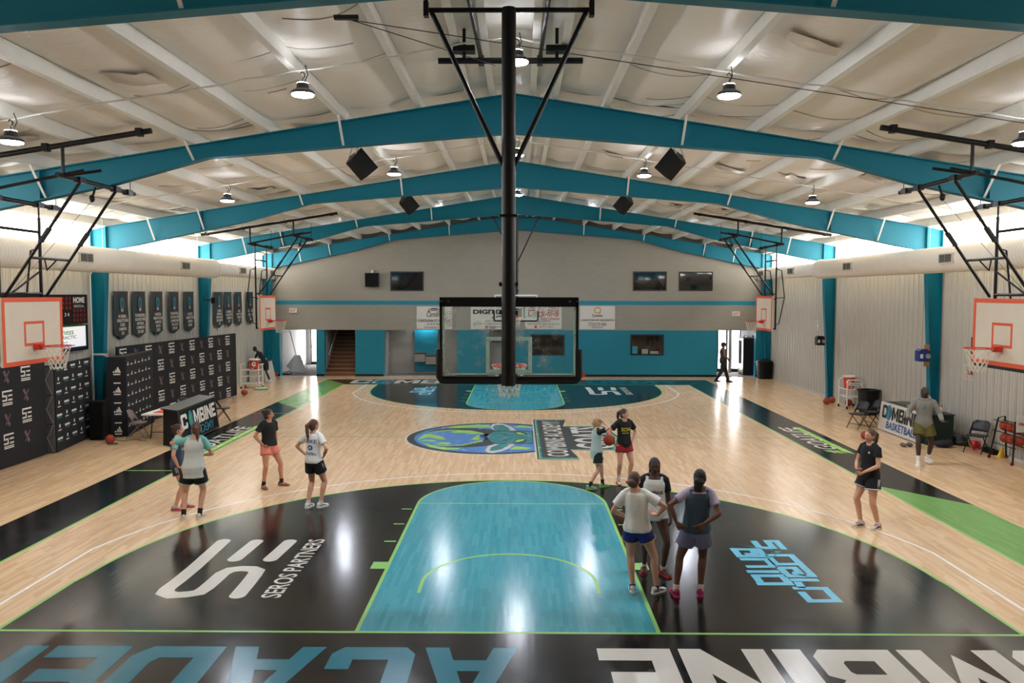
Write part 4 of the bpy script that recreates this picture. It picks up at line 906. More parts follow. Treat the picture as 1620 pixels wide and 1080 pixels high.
# corner box backdrop with slanted-stripe marks
r = thing('stripe_mark_backdrop', 'tall black corner backdrop with white three-stripe marks beside the tan chair', 'backdrop', (-11.2, 13.8, 0), 0, 'printed backdrops')
fp = [(-11.34, 12.62), (-10.88, 12.74), (-11.26, 15.2), (-11.46, 15.15)]
m = MB(); m.prism(fp, (0, 0, .01), (1, 0, 0), (0, 1, 0), (0, 0, 2.24)); m.build('fabric_box', M_bdrop, r, True)
a, c = Vector((*fp[1], 0)), Vector((*fp[2], 0)); U_ = (c - a).normalized(); N_ = U_.cross(Vector((0, 0, 1)))
for polys, mt, nm_ in stripes_pattern((c - a).length, 2.25): print2d(r, a, U_, (0, 0, 1), N_, polys, mt, nm_)
a, c = Vector((*fp[0], 0)), Vector((*fp[1], 0)); U_ = (c - a).normalized(); N_ = U_.cross(Vector((0, 0, 1))); pl = []
for v in (.06, .62, 1.18, 1.74): pl += shift(A3, .13, v, .22, .24)
for v in (.40, .96, 1.52): pl += strip([(.15, v), (.33, v)], .035)
print2d(r, a, U_, (0, 0, 1), N_, pl, M_pw, 'printed_marks')
board('sponsor_backdrop', 'long black backdrop with white letter marks behind the scorer table', (-11.62, 13.75), (-11.02, 21.75), 2.46, .06, lambda W, h: se_pattern(W, h, u0=.45))
# sub speaker and red bag beside the box
r = thing('floor_speaker', 'waist-high black loudspeaker box beside the corner backdrop', 'speaker', (-11.45, 12.36, 0)); m = MB(); m.box((0, 0, .54), (.38, .4, 1.06)); m.build('cabinet', M_blackpl, r); m = MB(); m.box((0, -.205, .54), (.33, .012, .95)); m.build('grille', MATS['speaker_grille'], r)
m = MB(); m.ell((0, 0, .08), (.22, .14, .09)); m.ell((.14, -.04, .07), (.12, .1, .08)); o = m.build('red_bag', mat('red_fabric', (176, 34, 26), .8), None, smooth=60); o.location = (-11.93, 12.95, 0); tag(o, 'small red bag on the floor by the left wall', 'bag')
# ---- scoreboard and screen on the left wall
r = thing('scoreboard', 'black scoreboard reading HOME behind the near left hoop', 'scoreboard', (-12.1, 11.3, 3.58)); W0, W1 = 9.55, 13.05
m = MB(); m.span((-12.21, W0, 3.18), (-12.08, W1, 3.99)); m.build('case', M_blackpl, r, True)
Fx = -12.074
def sb(txt, y, z, wd, ht, mt, **k): q = MB(); letter(q, txt, (Fx, y, z), (0, 1, 0), (0, 0, 1), wd, ht, **k); q.build('lettering', mt, r, True)
M_led = mat('red_led', (150, 26, 18), .5)
sb('HOME', 12.62, 3.84, .56, .16, M_pw, bold=.04); sb('INDIVIDUAL', 12.62, 3.67, .5, .07, M_pw); sb('GUEST', 10.0, 3.84, .56, .16, M_pw, bold=.04); sb('8 8 8 8\n8 8 8 8\n8 8 8 8', 12.62, 3.42, .6, .36, M_led); sb('3 4', 12.02, 3.45, .22, .10, M_pw, bold=.03); sb('8 8 8 8 8\n8 8 8 8 8\n8 8 8 8 8', 11.85, 3.76, .75, .34, M_led); sb('COMBINE\nCLASSIC>', 11.25, 3.35, .95, .28, M_pw, bold=.04)
r = thing('wall_screen', 'lit white screen with green lettering below the scoreboard', 'screen', (-12.1, 11.6, 2.8)); m = MB(); m.span((-12.21, 10.1, 2.44), (-12.10, 13.08, 3.15)); m.build('bezel', M_blackpl, r, True)
Fx = -12.094; M_scr = emat('lit_screen', (226, 230, 236), .28); m = MB(); m.span((-12.098, 10.2, 2.52), (-12.096, 12.95, 3.13)); m.build('display', M_scr, r, True)
for txt, y, z, wd, ht, c in (('Wellness', 11.75, 2.98, 1.2, .16, (90, 160, 60)), ('CHIROPRACTIC', 11.8, 2.83, 1.35, .09, (70, 74, 78)), ('for your best', 11.7, 2.70, .7, .06, (50, 70, 130)), ('704 735 7000', 12.05, 2.60, .7, .05, (50, 70, 130))):
    q = MB(); letter(q, txt, (Fx, y, z), (0, 1, 0), (0, 0, 1), wd, ht, bold=.01); q.build('lettering', mat('screen_ink_%d_%d' % c[:2], c, .6), r, True)
q = MB(); q.span((-12.0955, 10.2, 2.52), (-12.0945, 12.95, 2.555)); q.build('screen_band', mat('screen_blue', (30, 50, 120), .5), r, True)
q = MB(); q.span((-12.0955, 10.2, 3.11), (-12.0945, 12.95, 3.13)); q.build('screen_edge', mat('screen_green', (120, 180, 80), .5), r, True)
# ---- pennant banners on the left wall
M_pen = mat('charcoal_banner_cloth', (46, 44, 45), .75, 0, .08, 3); M_pent = mat('banner_teal', (24, 104, 124), .7)
PEN = ['NC BASEBALL\nCHARLOTTE AREA\nCLASSIC\nCHAMPIONS\n2023', 'PG BASKETBALL\nBIG SHOTS PREP\nNATIONAL\nCHAMPIONS\n2023-2024', 'NC BASKETBALL\nPREMIER INVITATIONAL\nCHAMPIONSHIP\n2ND PLACE\n2023-2024', 'PG BASKETBALL\nNATIONAL PREP\nCHAMPIONSHIP\nFINAL FOUR\n2023-2024', 'NC SOCCER\nCHARLOTTE STATE\nCHAMPIONS\n2023-2024', 'NC BASEBALL\nINTERNATIONAL\nREGIONALS WORLD\nSERIES CHAMPIONS\n2024', 'NC BASEBALL\nCHARLOTTE ST\nCHAMPIONS\n2024', 'NC BSB\nCHARLOTTE CUP\nCHAMPIONS\n2024', 'NC SOCCER\nSTATE CUP\n2024']
ords = ['nearest of the five between the teal columns', 'second of the five between the teal columns', 'middle one of the five between the teal columns', 'fourth of the five between the teal columns', 'farthest of the five between the teal columns', 'first of the four past the second column', 'second of the four past the second column', 'third of the four past the second column', 'last one, half behind the far left hoop']
spots = [15.05, 16.20, 17.45, 18.75, 20.05, 22.95, 24.0, 25.2, 26.7]
for k, (y, tx, od) in enumerate(zip(spots, PEN, ords)):
    wv = .86; r = thing('pennant_banner', 'charcoal pennant with teal crest, ' + od, 'banner', (-12.16, y, 4.08), group='pennants on the left wall'); hgt = 1.48
    m = MB(); nu, nv = 8, 10; vs = []
    for j in range(nv + 1):
        for i in range(nu + 1):
            u = i / nu; bot = hgt - .16 * abs(2 * u - 1); vs.append((.03 + .018 * math.sin(u * 5 + j * .5 + k) * (j / nv), (u - .5) * wv, -bot * j / nv))
    m.add(vs, [(j * (nu + 1) + i, j * (nu + 1) + i + 1, (j + 1) * (nu + 1) + i + 1, (j + 1) * (nu + 1) + i) for j in range(nv) for i in range(nu)]); m.build('cloth', M_pen, r, smooth=180)
    m = MB(); m.tube([(.03, -wv / 2 - .02, 0), (.03, wv / 2 + .02, 0)], .014, 6)
    for q_ in (-.3, .3): m.tube([(.03, q_, 0), (-.07, q_, 0)], .01, 5)
    m.build('hanging_rod', M_pent, r)
    m = MB(); m.bar((.04, -wv / 2 + .01, -.02), (.045, -wv / 2 + .01, -hgt + .17), .02, .006); m.bar((.045, -wv / 2 + .01, -hgt + .17), (.05, 0, -hgt + .02), .02, .006); m.bar((.05, 0, -hgt + .02), (.045, wv / 2 - .01, -hgt + .17), .02, .006); m.build('edge_binding', M_pent, r)
    m = MB(); m.poly([(.058, .13 * math.cos(t), -.36 + .19 * math.sin(t)) for t in [i * math.pi / 10 for i in range(20)]]); cr = m.build('crest', M_pent, r)
    m = MB(); m.poly([(.061, y_, z_) for y_, z_ in ((-.04, -.32), (0, -.28), (.04, -.32), (.035, -.42), (0, -.46), (-.035, -.42))]); m.build('crest_head', M_pen, cr)
    m = MB(); m.poly([(.060, y_, z_) for y_, z_ in ((-.09, -.53), (.09, -.53), (.08, -.60), (0, -.64), (-.08, -.60))]); m.build('crest_name', M_hem, r)
    m = MB(); letter(m, tx, (.064, 0, -1.02), (0, 1, 0), (0, 0, 1), .68, .62 if tx.count('\n') > 3 else .5, bold=.018); m.build('lettering', M_pw, r)
# ================================================================== FURNITURE AND KIT
def folding_chair(label, loc, rotz, mt, seatm, feet=None):
    r = thing('folding_chair', label, 'chair', loc, rotz, 'folding chairs')
    for s in (-1, 1):
        m = MB(); m.tube([(s * .21, .26, .0), (s * .21, -.12, .62), (s * .205, -.20, .76)], .012, 8); m.build('front_leg', mt, r, smooth=40)
        m = MB(); m.tube([(s * .185, -.27, 0), (s * .185, .12, .42)], .012, 8); m.build('rear_leg', mt, r, smooth=40)
        m = MB(); m.bar((s * .20, -.05, .44), (s * .20, -.10, .58), .02, .008); m.build('hinge_link', mt, r)
        if feet:
            for p in ((s * .21, .26, .03), (s * .185, -.27, .03)): m = MB(); m.ell(p, (.032,) * 3, n=12, k=8); m.build('tennis_ball_foot', feet, r, smooth=60)
    m = MB(); m.tube([(-.21, .17, .145), (.21, .17, .145)], .008, 6); m.build('front_stretcher', mt, r); m = MB(); m.tube([(-.185, -.20, .085), (.185, -.20, .085)], .008, 6); m.build('rear_stretcher', mt, r)
    m = MB(); n = 10; pl = [(-.20, -.17), (.20, -.17), (.21, .12), (.19, .21), (.12, .235), (-.12, .235), (-.19, .21), (-.21, .12)]; m.prism(pl, (0, 0, .425), (1, 0, 0), (0, 1, 0), (0, .0, .028)); m.build('seat', seatm, r)
    m = MB(); vs = []; nx = 10
    for j, (z, hw, yy) in enumerate(((.54, .20, -.075), (.62, .205, -.12), (.72, .20, -.18), (.78, .17, -.205), (.80, .12, -.215))):
        for i in range(nx + 1): u = i / nx * 2 - 1; vs.append((u * hw, yy - .035 * (1 - u * u), z))
    m.add(vs, [(j * (nx + 1) + i, j * (nx + 1) + i + 1, (j + 1) * (nx + 1) + i + 1, (j + 1) * (nx + 1) + i) for j in range(4) for i in range(nx)])
    o = m.build('backrest', seatm, r, smooth=60); sd = o.modifiers.new('thick', 'SOLIDIFY'); sd.thickness = .014
    return r
M_tan = mat('tan_chair_paint', (128, 112, 108), .45); M_tball = mat('tennis_ball_felt', (176, 190, 84), .9); M_chb = mat('black_vinyl', (20, 20, 22), .45)
folding_chair('tan metal folding chair with tennis-ball feet beside the corner backdrop', (-10.48, 12.5, 0), R_(-80), M_tan, M_tan, M_tball)
folding_chair('black folding chair at the far end of the scorer table', (-9.2, 15.35, 0), R_(-68), M_blackmt, M_chb)
folding_chair('black folding chair standing alone in front of the black bin', (10.35, 14.45, 0), R_(112), M_blackmt, M_chb)
folding_chair('second black folding chair half hidden behind the lone one', (10.95, 14.85, 0), R_(100), M_blackmt, M_chb)
folding_chair('black folding chair against the right wall beside the ball rack', (11.82, 10.85, 0), R_(125), M_blackmt, M_chb)
# scorer table with printed front
r = thing('scorer_table', 'black scorer table with white and teal lettering on its slanted front', 'table', (-9.0, 12.75, 0)); a, c = Vector((-8.72, 11.35, 0)), Vector((-8.85, 14.15, 0)); U_ = (c - a).normalized(); N_ = U_.cross(Vector((0, 0, 1))); L_ = (c - a).length
def TP(u, n_, z): return a + U_ * u + N_ * n_ + Vector((0, 0, z))
m = MB(); m.prism([(-.52, .03), (-.02, .03), (-.14, .92), (-.5, .98)], a, N_, (0, 0, 1), U_ * L_); m.build('case', M_blackpl, r, True)
m = MB(); m.prism([(-.56, .985), (-.12, .925), (-.12, .955), (-.56, 1.015)], a - U_ * .03, N_, (0, 0, 1), U_ * (L_ + .06)); m.build('top', mat('dark_table_top', (34, 34, 36), .35), r, True)
m = MB(); m.bar(TP(0, -.11, .945), TP(L_, -.11, .945), .03, .04); m.bar(TP(0, 0, .05), TP(L_, 0, .05), .03, .04); m.bar(TP(0, 0, .05), TP(0, -.12, .93), .03, .03); m.bar(TP(L_, 0, .05), TP(L_, -.12, .93), .03, .03); m.build('edge_trim', mat('dark_alu', (80, 80, 80), .4, .6), r, True)
Vt = (TP(0, -.125, .90) - TP(0, -.005, .06)).normalized()
def st_(txt, u, v, wd, ht, mt, **k): q = MB(); letter(q, txt, TP(u, -.005, .03) + Vt * v + N_ * .012, U_, Vt, wd, ht, **k); return q.build('lettering', mt, r, True)
q = MB(); block_letters(q, 'C', TP(.32, -.005, .03) + Vt * .58 + N_ * .012, U_, Vt, .44, .40); q.build('lettering', M_pw, r, True); q = MB(); block_letters(q, 'MBINE', TP(L_ / 2 + .48, -.005, .03) + Vt * .58 + N_ * .012, U_, Vt, 1.72, .40); q.build('lettering', M_pw, r, True); st_('ACADEMY', L_ / 2 + .12, .20, 1.9, .24, M_pt, bold=.015)
q = MB(); q.poly([TP(.78 + .17 * math.cos(t), -.005, .03) + Vt * (.58 + .24 * math.sin(t)) + N_ * .016 for t in [i * math.pi / 12 for i in range(24)]]); g_ = q.build('globe_mark', mat('globe_teal', (20, 120, 140), .6), r, True)
q = MB(); q.poly([TP(.78 + x_, -.005, .03) + Vt * (.58 + y_) + N_ * .018 for x_, y_ in ((-.10, .02), (-.03, .14), (.06, .12), (.03, .0), (.08, -.10), (-.02, -.16), (-.05, -.04))]); q.build('globe_land', mat('globe_green', (90, 160, 90), .6), r, True)
for u in (.5, L_ - .5):
    m = MB(); m.lathe([(.04, 0), (.04, .05)], TP(u, -.3, 0), 12); m.build('castor', M_blackpl, r, True)
# white folding table, orange cloth, bag and bottle behind it
r = thing('folding_table', 'white plastic folding table behind the scorer table', 'table', (-9.75, 13.1, 0)); m = MB(); m.box((0, 0, .73), (.76, 2.2, .04)); m.build('table_top', M_whitep, r)
for y in (-.75, .75):
    for x in (-.3, .3): m = MB(); m.tube([(x, y, 0), (x * .9, y * .85, .71)], .014, 8); m.build('leg', M_blackmt, r)
    m = MB(); m.tube([(-.3, y, .2), (.3, y, .2)], .011, 6); m.build('leg_brace', M_blackmt, r)
m = MB(); m.add([(-.2, -.35, .012), (.22, -.3, .02), (.2, .25, .015), (-.22, .3, .01), (0, 0, .05), (-.2, -.35, 0), (.22, -.3, 0), (.2, .25, 0), (-.22, .3, 0)], [(0, 1, 4), (1, 2, 4), (2, 3, 4), (3, 0, 4), (8, 7, 6, 5), (0, 5, 6, 1), (1, 6, 7, 2), (2, 7, 8, 3), (3, 8, 5, 0)]); o = m.build('folded_bib', mat('orange_cloth', (230, 84, 40), .8)); o.location = (-9.7, 12.55, .75); tag(o, 'orange folded cloth on the white table', 'cloth')
r = thing('backpack', 'dark navy backpack on the white table behind the scorer table', 'bag', (-9.65, 13.55, .75)); m = MB(); m.ell((0, 0, .13), (.17, .28, .14)); m.build('bag_body', mat('navy_fabric', (24, 30, 44), .8), r, smooth=60); m = MB(); m.tube([(-.05, -.1, .24), (0, 0, .33), (.05, .1, .24)], .014, 6); m.build('carry_loop', M_blackpl, r)
m = MB(); m.lathe([(.035, 0), (.038, .02), (.038, .17), (.022, .2), (.022, .24), (.014, .245)], n=14); o = m.build('water_bottle', mat('grey_green_bottle', (110, 122, 112), .35), None, smooth=40); o.location = (-9.55, 13.05, .75); tag(o, 'grey-green water bottle beside the navy backpack', 'bottle')
# cables on the floor by the corner backdrop
m = MB(); m.tube([(-11.1 + .05 * i + .05 * math.sin(i * .9), 12.15 + .08 * math.sin(i * .55), .008) for i in range(22)], .008, 5); m.tube([(-10.72 + .13 * math.cos(i * .45), 11.6 + .09 * math.sin(i * .45), .008 + .003 * i / 6) for i in range(20)], .007, 5); tag(m.build('floor_cable', M_cable), 'black cable coiled on the floor by the left backdrop', 'cable')
# ---- basketballs
M_ball = mat('orange_ball_leather', (166, 58, 26), .6, 0, .12, 30, .4, 260); M_seam = mat('ball_seam', (32, 20, 16), .6)
BP = thing('basketball', 'x', 'ball', (0, 0, .12)); m = MB(); m.ell((0, 0, 0), (.12,) * 3, n=28, k=18); m.build('leather', M_ball, BP, smooth=180)
m = MB(); rr = .1205
for fn in (lambda t: (math.cos(t), math.sin(t), 0), lambda t: (math.cos(t), 0, math.sin(t)), lambda t: (.62 + .0 * t, .785 * math.cos(t), .785 * math.sin(t)), lambda t: (-.62, .785 * math.cos(t), .785 * math.sin(t))):
    m.tube([Vector(fn(i * math.pi / 16)).normalized() * rr for i in range(32)], .0028, 5, closed=True)
m.build('seam', M_seam, BP); _bf = True
def ball(label, loc, rot=(0, 0, 0), group='basketballs'):
    global _bf
    if _bf: o = BP; o.location = loc; o['label'] = label; o['group'] = group; _bf = False
    else: o = dup(BP, loc, None, label, group)
    o.rotation_euler = rot; return o
ball('basketball on the floor before the corner backdrop on the left', (-10.85, 11.72, .12), (.4, .2, .7))
ball('basketball beside the long backdrop end on the left', (-10.72, 21.75, .12), (1, .2, .3))
ball('basketball at the foot of the far left doorway', (-11.68, 28.85, .12), (.2, 1, .3))
ball('basketball at the far wall just right of the near backboard', (3.25, 28.9, .12), (.2, .4, 1.3))
ball('frontmost basketball of the three by the right wall cart', (11.36, 19.55, .12), (.5, .4, .1))
ball('basketball touching behind the front one by the right wall', (11.72, 19.95, .12), (1.5, .4, .1))
ball('basketball under the white cart at the right wall', (12.02, 19.2, .12), (.5, 1.4, .1))
ball('basketball on the floor behind the head of the person all in black', (9.75, 12.62, .12), (.3, .4, 1.1))
_pc = P6_BALL if 'P6_BALL' in globals() else (2.02, 7.22, .97)
ball('basketball held on the hip of the person in red shorts', _pc, (.9, .4, .2))
# ---- drink carts with red coolers
M_wtube = mat('white_cart_tube', (228, 224, 216), .4); M_coolr = mat('red_cooler_plastic', (206, 44, 26), .4); M_coolw = mat('cooler_lid_white', (222, 220, 212), .4)
def cooler(label, loc, logo=None):
    r = thing('drink_cooler', label, 'cooler', loc, 0, 'drink coolers'); m = MB(); m.lathe([(.165, 0), (.17, .02), (.195, .36), (.20, .37), (.20, .40)], n=28); m.build('tub', M_coolr, r, smooth=40)
    m = MB(); m.lathe([(.215, .40), (.215, .43), (.20, .455), (.10, .465)], n=28); m.build('lid', M_coolw, r, smooth=40); m = MB(); m.box((0, -.19, .06), (.05, .06, .05)); m.build('spigot', M_coolw, r)
    if logo:
        d = Vector(logo).normalized(); sd = Vector((-d.y, d.x, 0)); q = MB(); letter(q, 'G', d * .203 + Vector((0, 0, .24)), sd, (0, 0, 1), .17, .20, bold=.06); q.build('lettering', M_pw, r)
        q = MB(); q.poly([d * .20 + sd * x_ + Vector((0, 0, z_)) for x_, z_ in ((-.03, .13), (.03, .13), (-.01, .04))]); q.build('bolt_mark', mat('orange_ink', (240, 150, 40), .5), r)
    return r
r = thing('drink_cart', 'white tubular cart with arched ends holding a red cooler, right wall', 'cart', (11.88, 18.75, 0)); 
for y in (-.36, .36):
    m = MB(); m.tube([(-.26, y, .10), (-.26, y, .96), (-.21, y, 1.02), (.21, y, 1.02), (.26, y, .96), (.26, y, .10)], .026, 8); m.build('end_hoop', M_wtube, r, smooth=50); m = MB(); m.tube([(-.26, y, .42), (.26, y, .42)], .014, 8); m.build('end_rail', M_wtube, r)
    for x in (-.26, .26): m = MB(); m.lathe([(.05, -.015), (.05, .015)], (x, y, .05), 14, (1, 0, 0)); m.build('castor', M_blackpl, r)
m = MB(); m.box((0, 0, .42), (.5, .7, .025)); m.build('lower_shelf', M_wtube, r); m = MB(); m.box((0, 0, .68), (.5, .7, .025)); m.build('upper_shelf', M_wtube, r); m = MB(); m.box((0, -.375, .88), (.44, .012, .10)); pn_ = m.build('name_plate', M_wtube, r)
q = MB(); letter(q, 'GATORADE', (0, -.383, .88), (1, 0, 0), (0, 0, 1), .34, .05, bold=.03); q.build('lettering', M_ink, pn_)
cooler('red cooler with white lid on the right wall cart', (11.84, 18.78, .693), (-.5, -1, 0))
r = thing('drink_cart', 'white three-tier cart with a red cooler near the far left corner', 'cart', (-11.25, 24.2, 0))
for x in (-.38, .38):
    for y in (-.25, .25): m = MB(); m.tube([(x, y, .08), (x, y, .98)], .024, 8); m.build('post', M_wtube, r); m = MB(); m.lathe([(.05, -.015), (.05, .015)], (x, y, .05), 12, (1, 0, 0)); m.build('castor', M_blackpl, r)
    m = MB(); m.tube([(x, -.25, .98), (x * 1.12, -.25, 1.02), (x * 1.12, .25, 1.02), (x, .25, .98)], .018, 8); m.build('push_handle', M_wtube, r)
for z in (.22, .52, .78): m = MB(); m.box((0, 0, z), (.74, .48, .03)); m.build('shelf', M_wtube, r)
cooler('red cooler with white lid on the far left cart', (-11.15, 24.2, .795), (.3, -1, 0))
m = MB(); m.ell((0, 0, .05), (.24, .10, .05)); m.ell((.1, .16, .05), (.22, .10, .05)); o = m.build('towel_heap', mat('pale_green_cloth', (170, 196, 180), .9), None, smooth=60); o.location = (-10.72, 23.55, 0); tag(o, 'pale green cloth heap under the far left cart', 'cloth')
# white board table the leaning person uses
r = thing('sign_table', 'white slant-fronted table by the far left wall', 'table', (-11.75, 27.1, 0)); m = MB(); m.prism([(-.35, 0), (.40, 0), (.22, .86), (-.35, .90)], (0, -.75, 0), (1, 0, 0), (0, 0, 1), (0, 1.5, 0)); m.build('panel_body', M_ban, r); m = MB(); m.box((-.06, 0, .90), (.66, 1.6, .04)); m.build('top', mat('dark_edge_top', (70, 70, 72), .4), r); m = MB(); m.box((-.1, .4, .96), (.3, .3, .08)); m.build('paper_stack', M_whitep, r)
# folded portable frame and easel in the lobby
r = thing('portable_frame', 'tall white tubular frame leaning in the far left doorway', 'frame', (-11.55, 29.9, 0)); 
m = MB(); m.tube([(-.1, 0, 0), (-.1, 0, 2.1), (.3, 0, 2.16), (.62, 0, .85)], .025, 8); m.build('upright_tube', M_whitef, r); m = MB(); m.tube([(-.3, 0, 0.03), (-.3, 0, .9), (.0, 0, .9)], .02, 8); m.build('side_tube', M_whitef, r); m = MB(); m.box((-.05, 0, .03), (.7, .5, .05)); m.build('base', M_blackmt, r)
r = thing('tarp_sheet', 'crumpled white tarp sheet propped in the far left doorway', 'tarp', (-11.2, 30.6, 0)); m = MB(); vs = [(-.45, -.1, .35), (.05, -.25, .95), (.25, 0, .9), (.55, -.2, .0), (-.1, -.35, .12), (-.4, .15, .45), (.1, .2, .85), (.5, .2, .05)]; m.add(vs, [(0, 1, 4), (1, 3, 4), (1, 2, 3), (0, 5, 6, 1), (1, 6, 2), (2, 6, 7, 3), (0, 4, 7, 5), (4, 3, 7), (5, 7, 6)]); m.build('sheet', mat('white_tarp', (190, 192, 196), .5, 0, .2, 9), r); m = MB(); m.tube([(.25, -.1, .65), (.62, -.1, .6), (.55, -.1, .1), (.7, -.1, .2), (.6, -.1, .3)], .014, 6); m.build('wire_frame', M_whitef, r)
# ---- right side: bin, sign table, kit on the floor
def lidbin(label, loc, w0, w1, h, name='trash_bin'):
    r = thing(name, label, 'bin', loc, R_(8), 'bins'); m = MB(); n = 24
    def sq(wd, z): return [(wd * math.copysign(abs(math.cos(t)) ** .55, math.cos(t)), wd * math.copysign(abs(math.sin(t)) ** .55, math.sin(t)), z) for t in [i * 2 * math.pi / n for i in range(n)]]
    rings = [sq(w0, 0), sq(w1, h - .04), sq(w1 + .03, h - .04), sq(w1 + .03, h), sq(w1 - .01, h), sq(w1 - .03, h - .12)]
    m.add([p for q in rings for p in q], [(i * n + k, i * n + (k + 1) % n, (i + 1) * n + (k + 1) % n, (i + 1) * n + k) for i in range(len(rings) - 1) for k in range(n)] + [tuple(range(n - 1, -1, -1)), tuple(5 * n + k for k in range(n))]); m.build('tub', M_blackpl, r, smooth=35)
    return r
lidbin('black square trash bin behind the black folding chairs on the right', (11.84, 17.2, 0), .24, .30, .84)
r = lidbin('large black bin by the far right doorway', (11.82, 28.4, 0), .30, .34, .82); m = MB(); m.ell((0, 0, .82), (.36, .36, .12), n=20, k=8); m.build('lid', M_blackpl, r, smooth=50)
r = thing('sign_board_table', 'table with white lettered front board and dark green cloth by the right wall', 'table', (11.35, 13.05, 0)); X0, X1, YA, YB = 11.02, 11.72, 11.78, 14.32
m = MB(); m.span((X0 + .02, YA, .0), (X1, YB, .80)); m.build('table_cloth', mat('dark_green_cloth', (16, 34, 26), .85), r, True); m = MB(); m.span((X0 - .02, YA - .03, .80), (X1 + .02, YB + .03, .83)); m.build('table_top', mat('dark_top', (40, 42, 42), .5), r, True)
m = MB(); m.prism([(X0 - .14, .02), (X0 - .11, .02), (X0 - .02, .84), (X0 - .05, .84)], (0, 12.0, 0), (1, 0, 0), (0, 0, 1), (0, 2.36, 0)); sg = m.build('sign_board', M_ban, r, True)
d_ = Vector((.09, 0, .82)).normalized(); bo = Vector((X0 - .146, 0, .02)); nn = Vector((-.99, 0, .1))
def sgl(txt, y, v, wd, ht, mt, **k): q = MB(); letter(q, txt, Vector((bo.x, y, bo.z)) + d_ * v + nn * .004, (0, -1, 0), d_, wd, ht, **k); q.build('lettering', mt, r, True)
q = MB(); block_letters(q, 'C', Vector((bo.x, 14.04, bo.z)) + d_ * .56 + nn * .004, (0, -1, 0), d_, .28, .38); q.build('lettering', M_ink, r, True); q = MB(); block_letters(q, 'MBINE', Vector((bo.x, 12.84, bo.z)) + d_ * .56 + nn * .004, (0, -1, 0), d_, 1.5, .38); q.build('lettering', M_ink, r, True); sgl('BASKETBALL', 12.98, .20, 1.75, .22, mat('sign_blue', (38, 84, 146), .6), bold=.02)
q = MB(); q.poly([Vector((bo.x, 13.78 + .16 * math.cos(t), bo.z)) + d_ * (.56 + .22 * math.sin(t)) + nn * .006 for t in [i * math.pi / 12 for i in range(24)]]); q.build('ball_mark', mat('sign_ball_blue', (30, 96, 140), .6), r, True)
q = MB(); q.poly([Vector((bo.x, 13.78 + x_, bo.z)) + d_ * (.56 + y_) + nn * .008 for x_, y_ in ((-.05, .18), (0, .2), (.04, .02), (.08, -.14), (.0, -.2), (-.04, -.02))]); q.build('ball_stripe', mat('sign_green', (70, 150, 90), .6), r, True)
for y, sz, c, nm2, lb in ((13.7, (.3, .5, .04), (90, 90, 86), 'clipboard', 'grey clipboard lying on the sign board table'), (13.1, (.3, .4, .05), (150, 148, 140), 'paper_stack', 'pale paper stack on the sign board table')):
    m = MB(); m.box((0, 0, sz[2] / 2), sz); m.box((0, .18, sz[2] + .006), (.1, .04, .012)); o = m.build(nm2, mat('kit_%d' % c[0], c, .6)); o.location = (11.35, y, .83); tag(o, lb, 'stationery')
r = thing('spray_bottle', 'orange and white bottle standing on the green cloth table', 'bottle', (11.45, 11.95, .83)); m = MB(); m.lathe([(.04, 0), (.042, .12), (.02, .16), (.02, .19)], n=12); m.build('bottle', M_whitep, r, smooth=40); m = MB(); m.box((0, -.02, .21), (.03, .08, .05)); m.build('trigger', mat('orange_plastic', (226, 90, 50), .5), r)
def lump(name, label, cat, loc, parts, mt):
    m = MB()
    for c, rd in parts: m.ell(c, rd, n=14, k=10)
    o = m.build(name, mt, None, smooth=60); o.location = loc; tag(o, label, cat); return o
lump('duffel_bag', 'dark navy bag on the floor at the green cloth', 'bag', (11.32, 11.5, 0), [((0, 0, .10), (.26, .13, .10)), ((.12, 0, .16), (.1, .08, .06))], mat('navy_fabric', (24, 30, 44), .8))
lump('black_bag', 'black bag slumped between the green cloth and the wall', 'bag', (11.96, 11.95, 0), [((0, 0, .13), (.2, .25, .14)), ((.02, -.15, .08), (.22, .16, .08))], M_chb)
lump('grey_shoes', 'pair of grey shoes left on the floor before the sign board', 'shoes', (10.4, 11.6, 0), [((-.09, 0, .05), (.06, .14, .055)), ((.10, .05, .05), (.06, .14, .055))], mat('grey_mesh', (96, 92, 90), .8))
# training cones
def cone_stack(label, loc, col, tilt):
    r = thing('training_cone', label, 'cone', loc, 0, 'training cones'); r.rotation_euler = tilt; m = MB(); m.lathe([(.10, 0), (.085, .02), (.03, .26), (.015, .27)], n=18); m.build('shell', col, r, smooth=40); m = MB(); m.box((0, 0, .006), (.24, .24, .012)); m.build('base', col, r); return r
cone_stack('green cone lying by the right wall left of the red cone', (12.02, 11.58, .10), mat('green_cone', (120, 150, 60), .5), (R_(80), 0, R_(60))); cone_stack('red cone lying under the chair at the right wall', (12.0, 11.22, .12), mat('red_cone', (226, 66, 56), .5), (R_(60), 0, R_(-30))); cone_stack('yellow cone beside the ball rack foot', (12.05, 10.22, 0), mat('yellow_cone', (214, 170, 40), .5), (R_(8), 0, 0))
m = MB(); m.box((0, 0, .06), (.14, .5, .12)); m.box((0, 0, .13), (.05, .3, .02)); o = m.build('kit_case', M_blackpl); o.location = (12.1, 10.75, 0); tag(o, 'low black case under the wall chair', 'case')
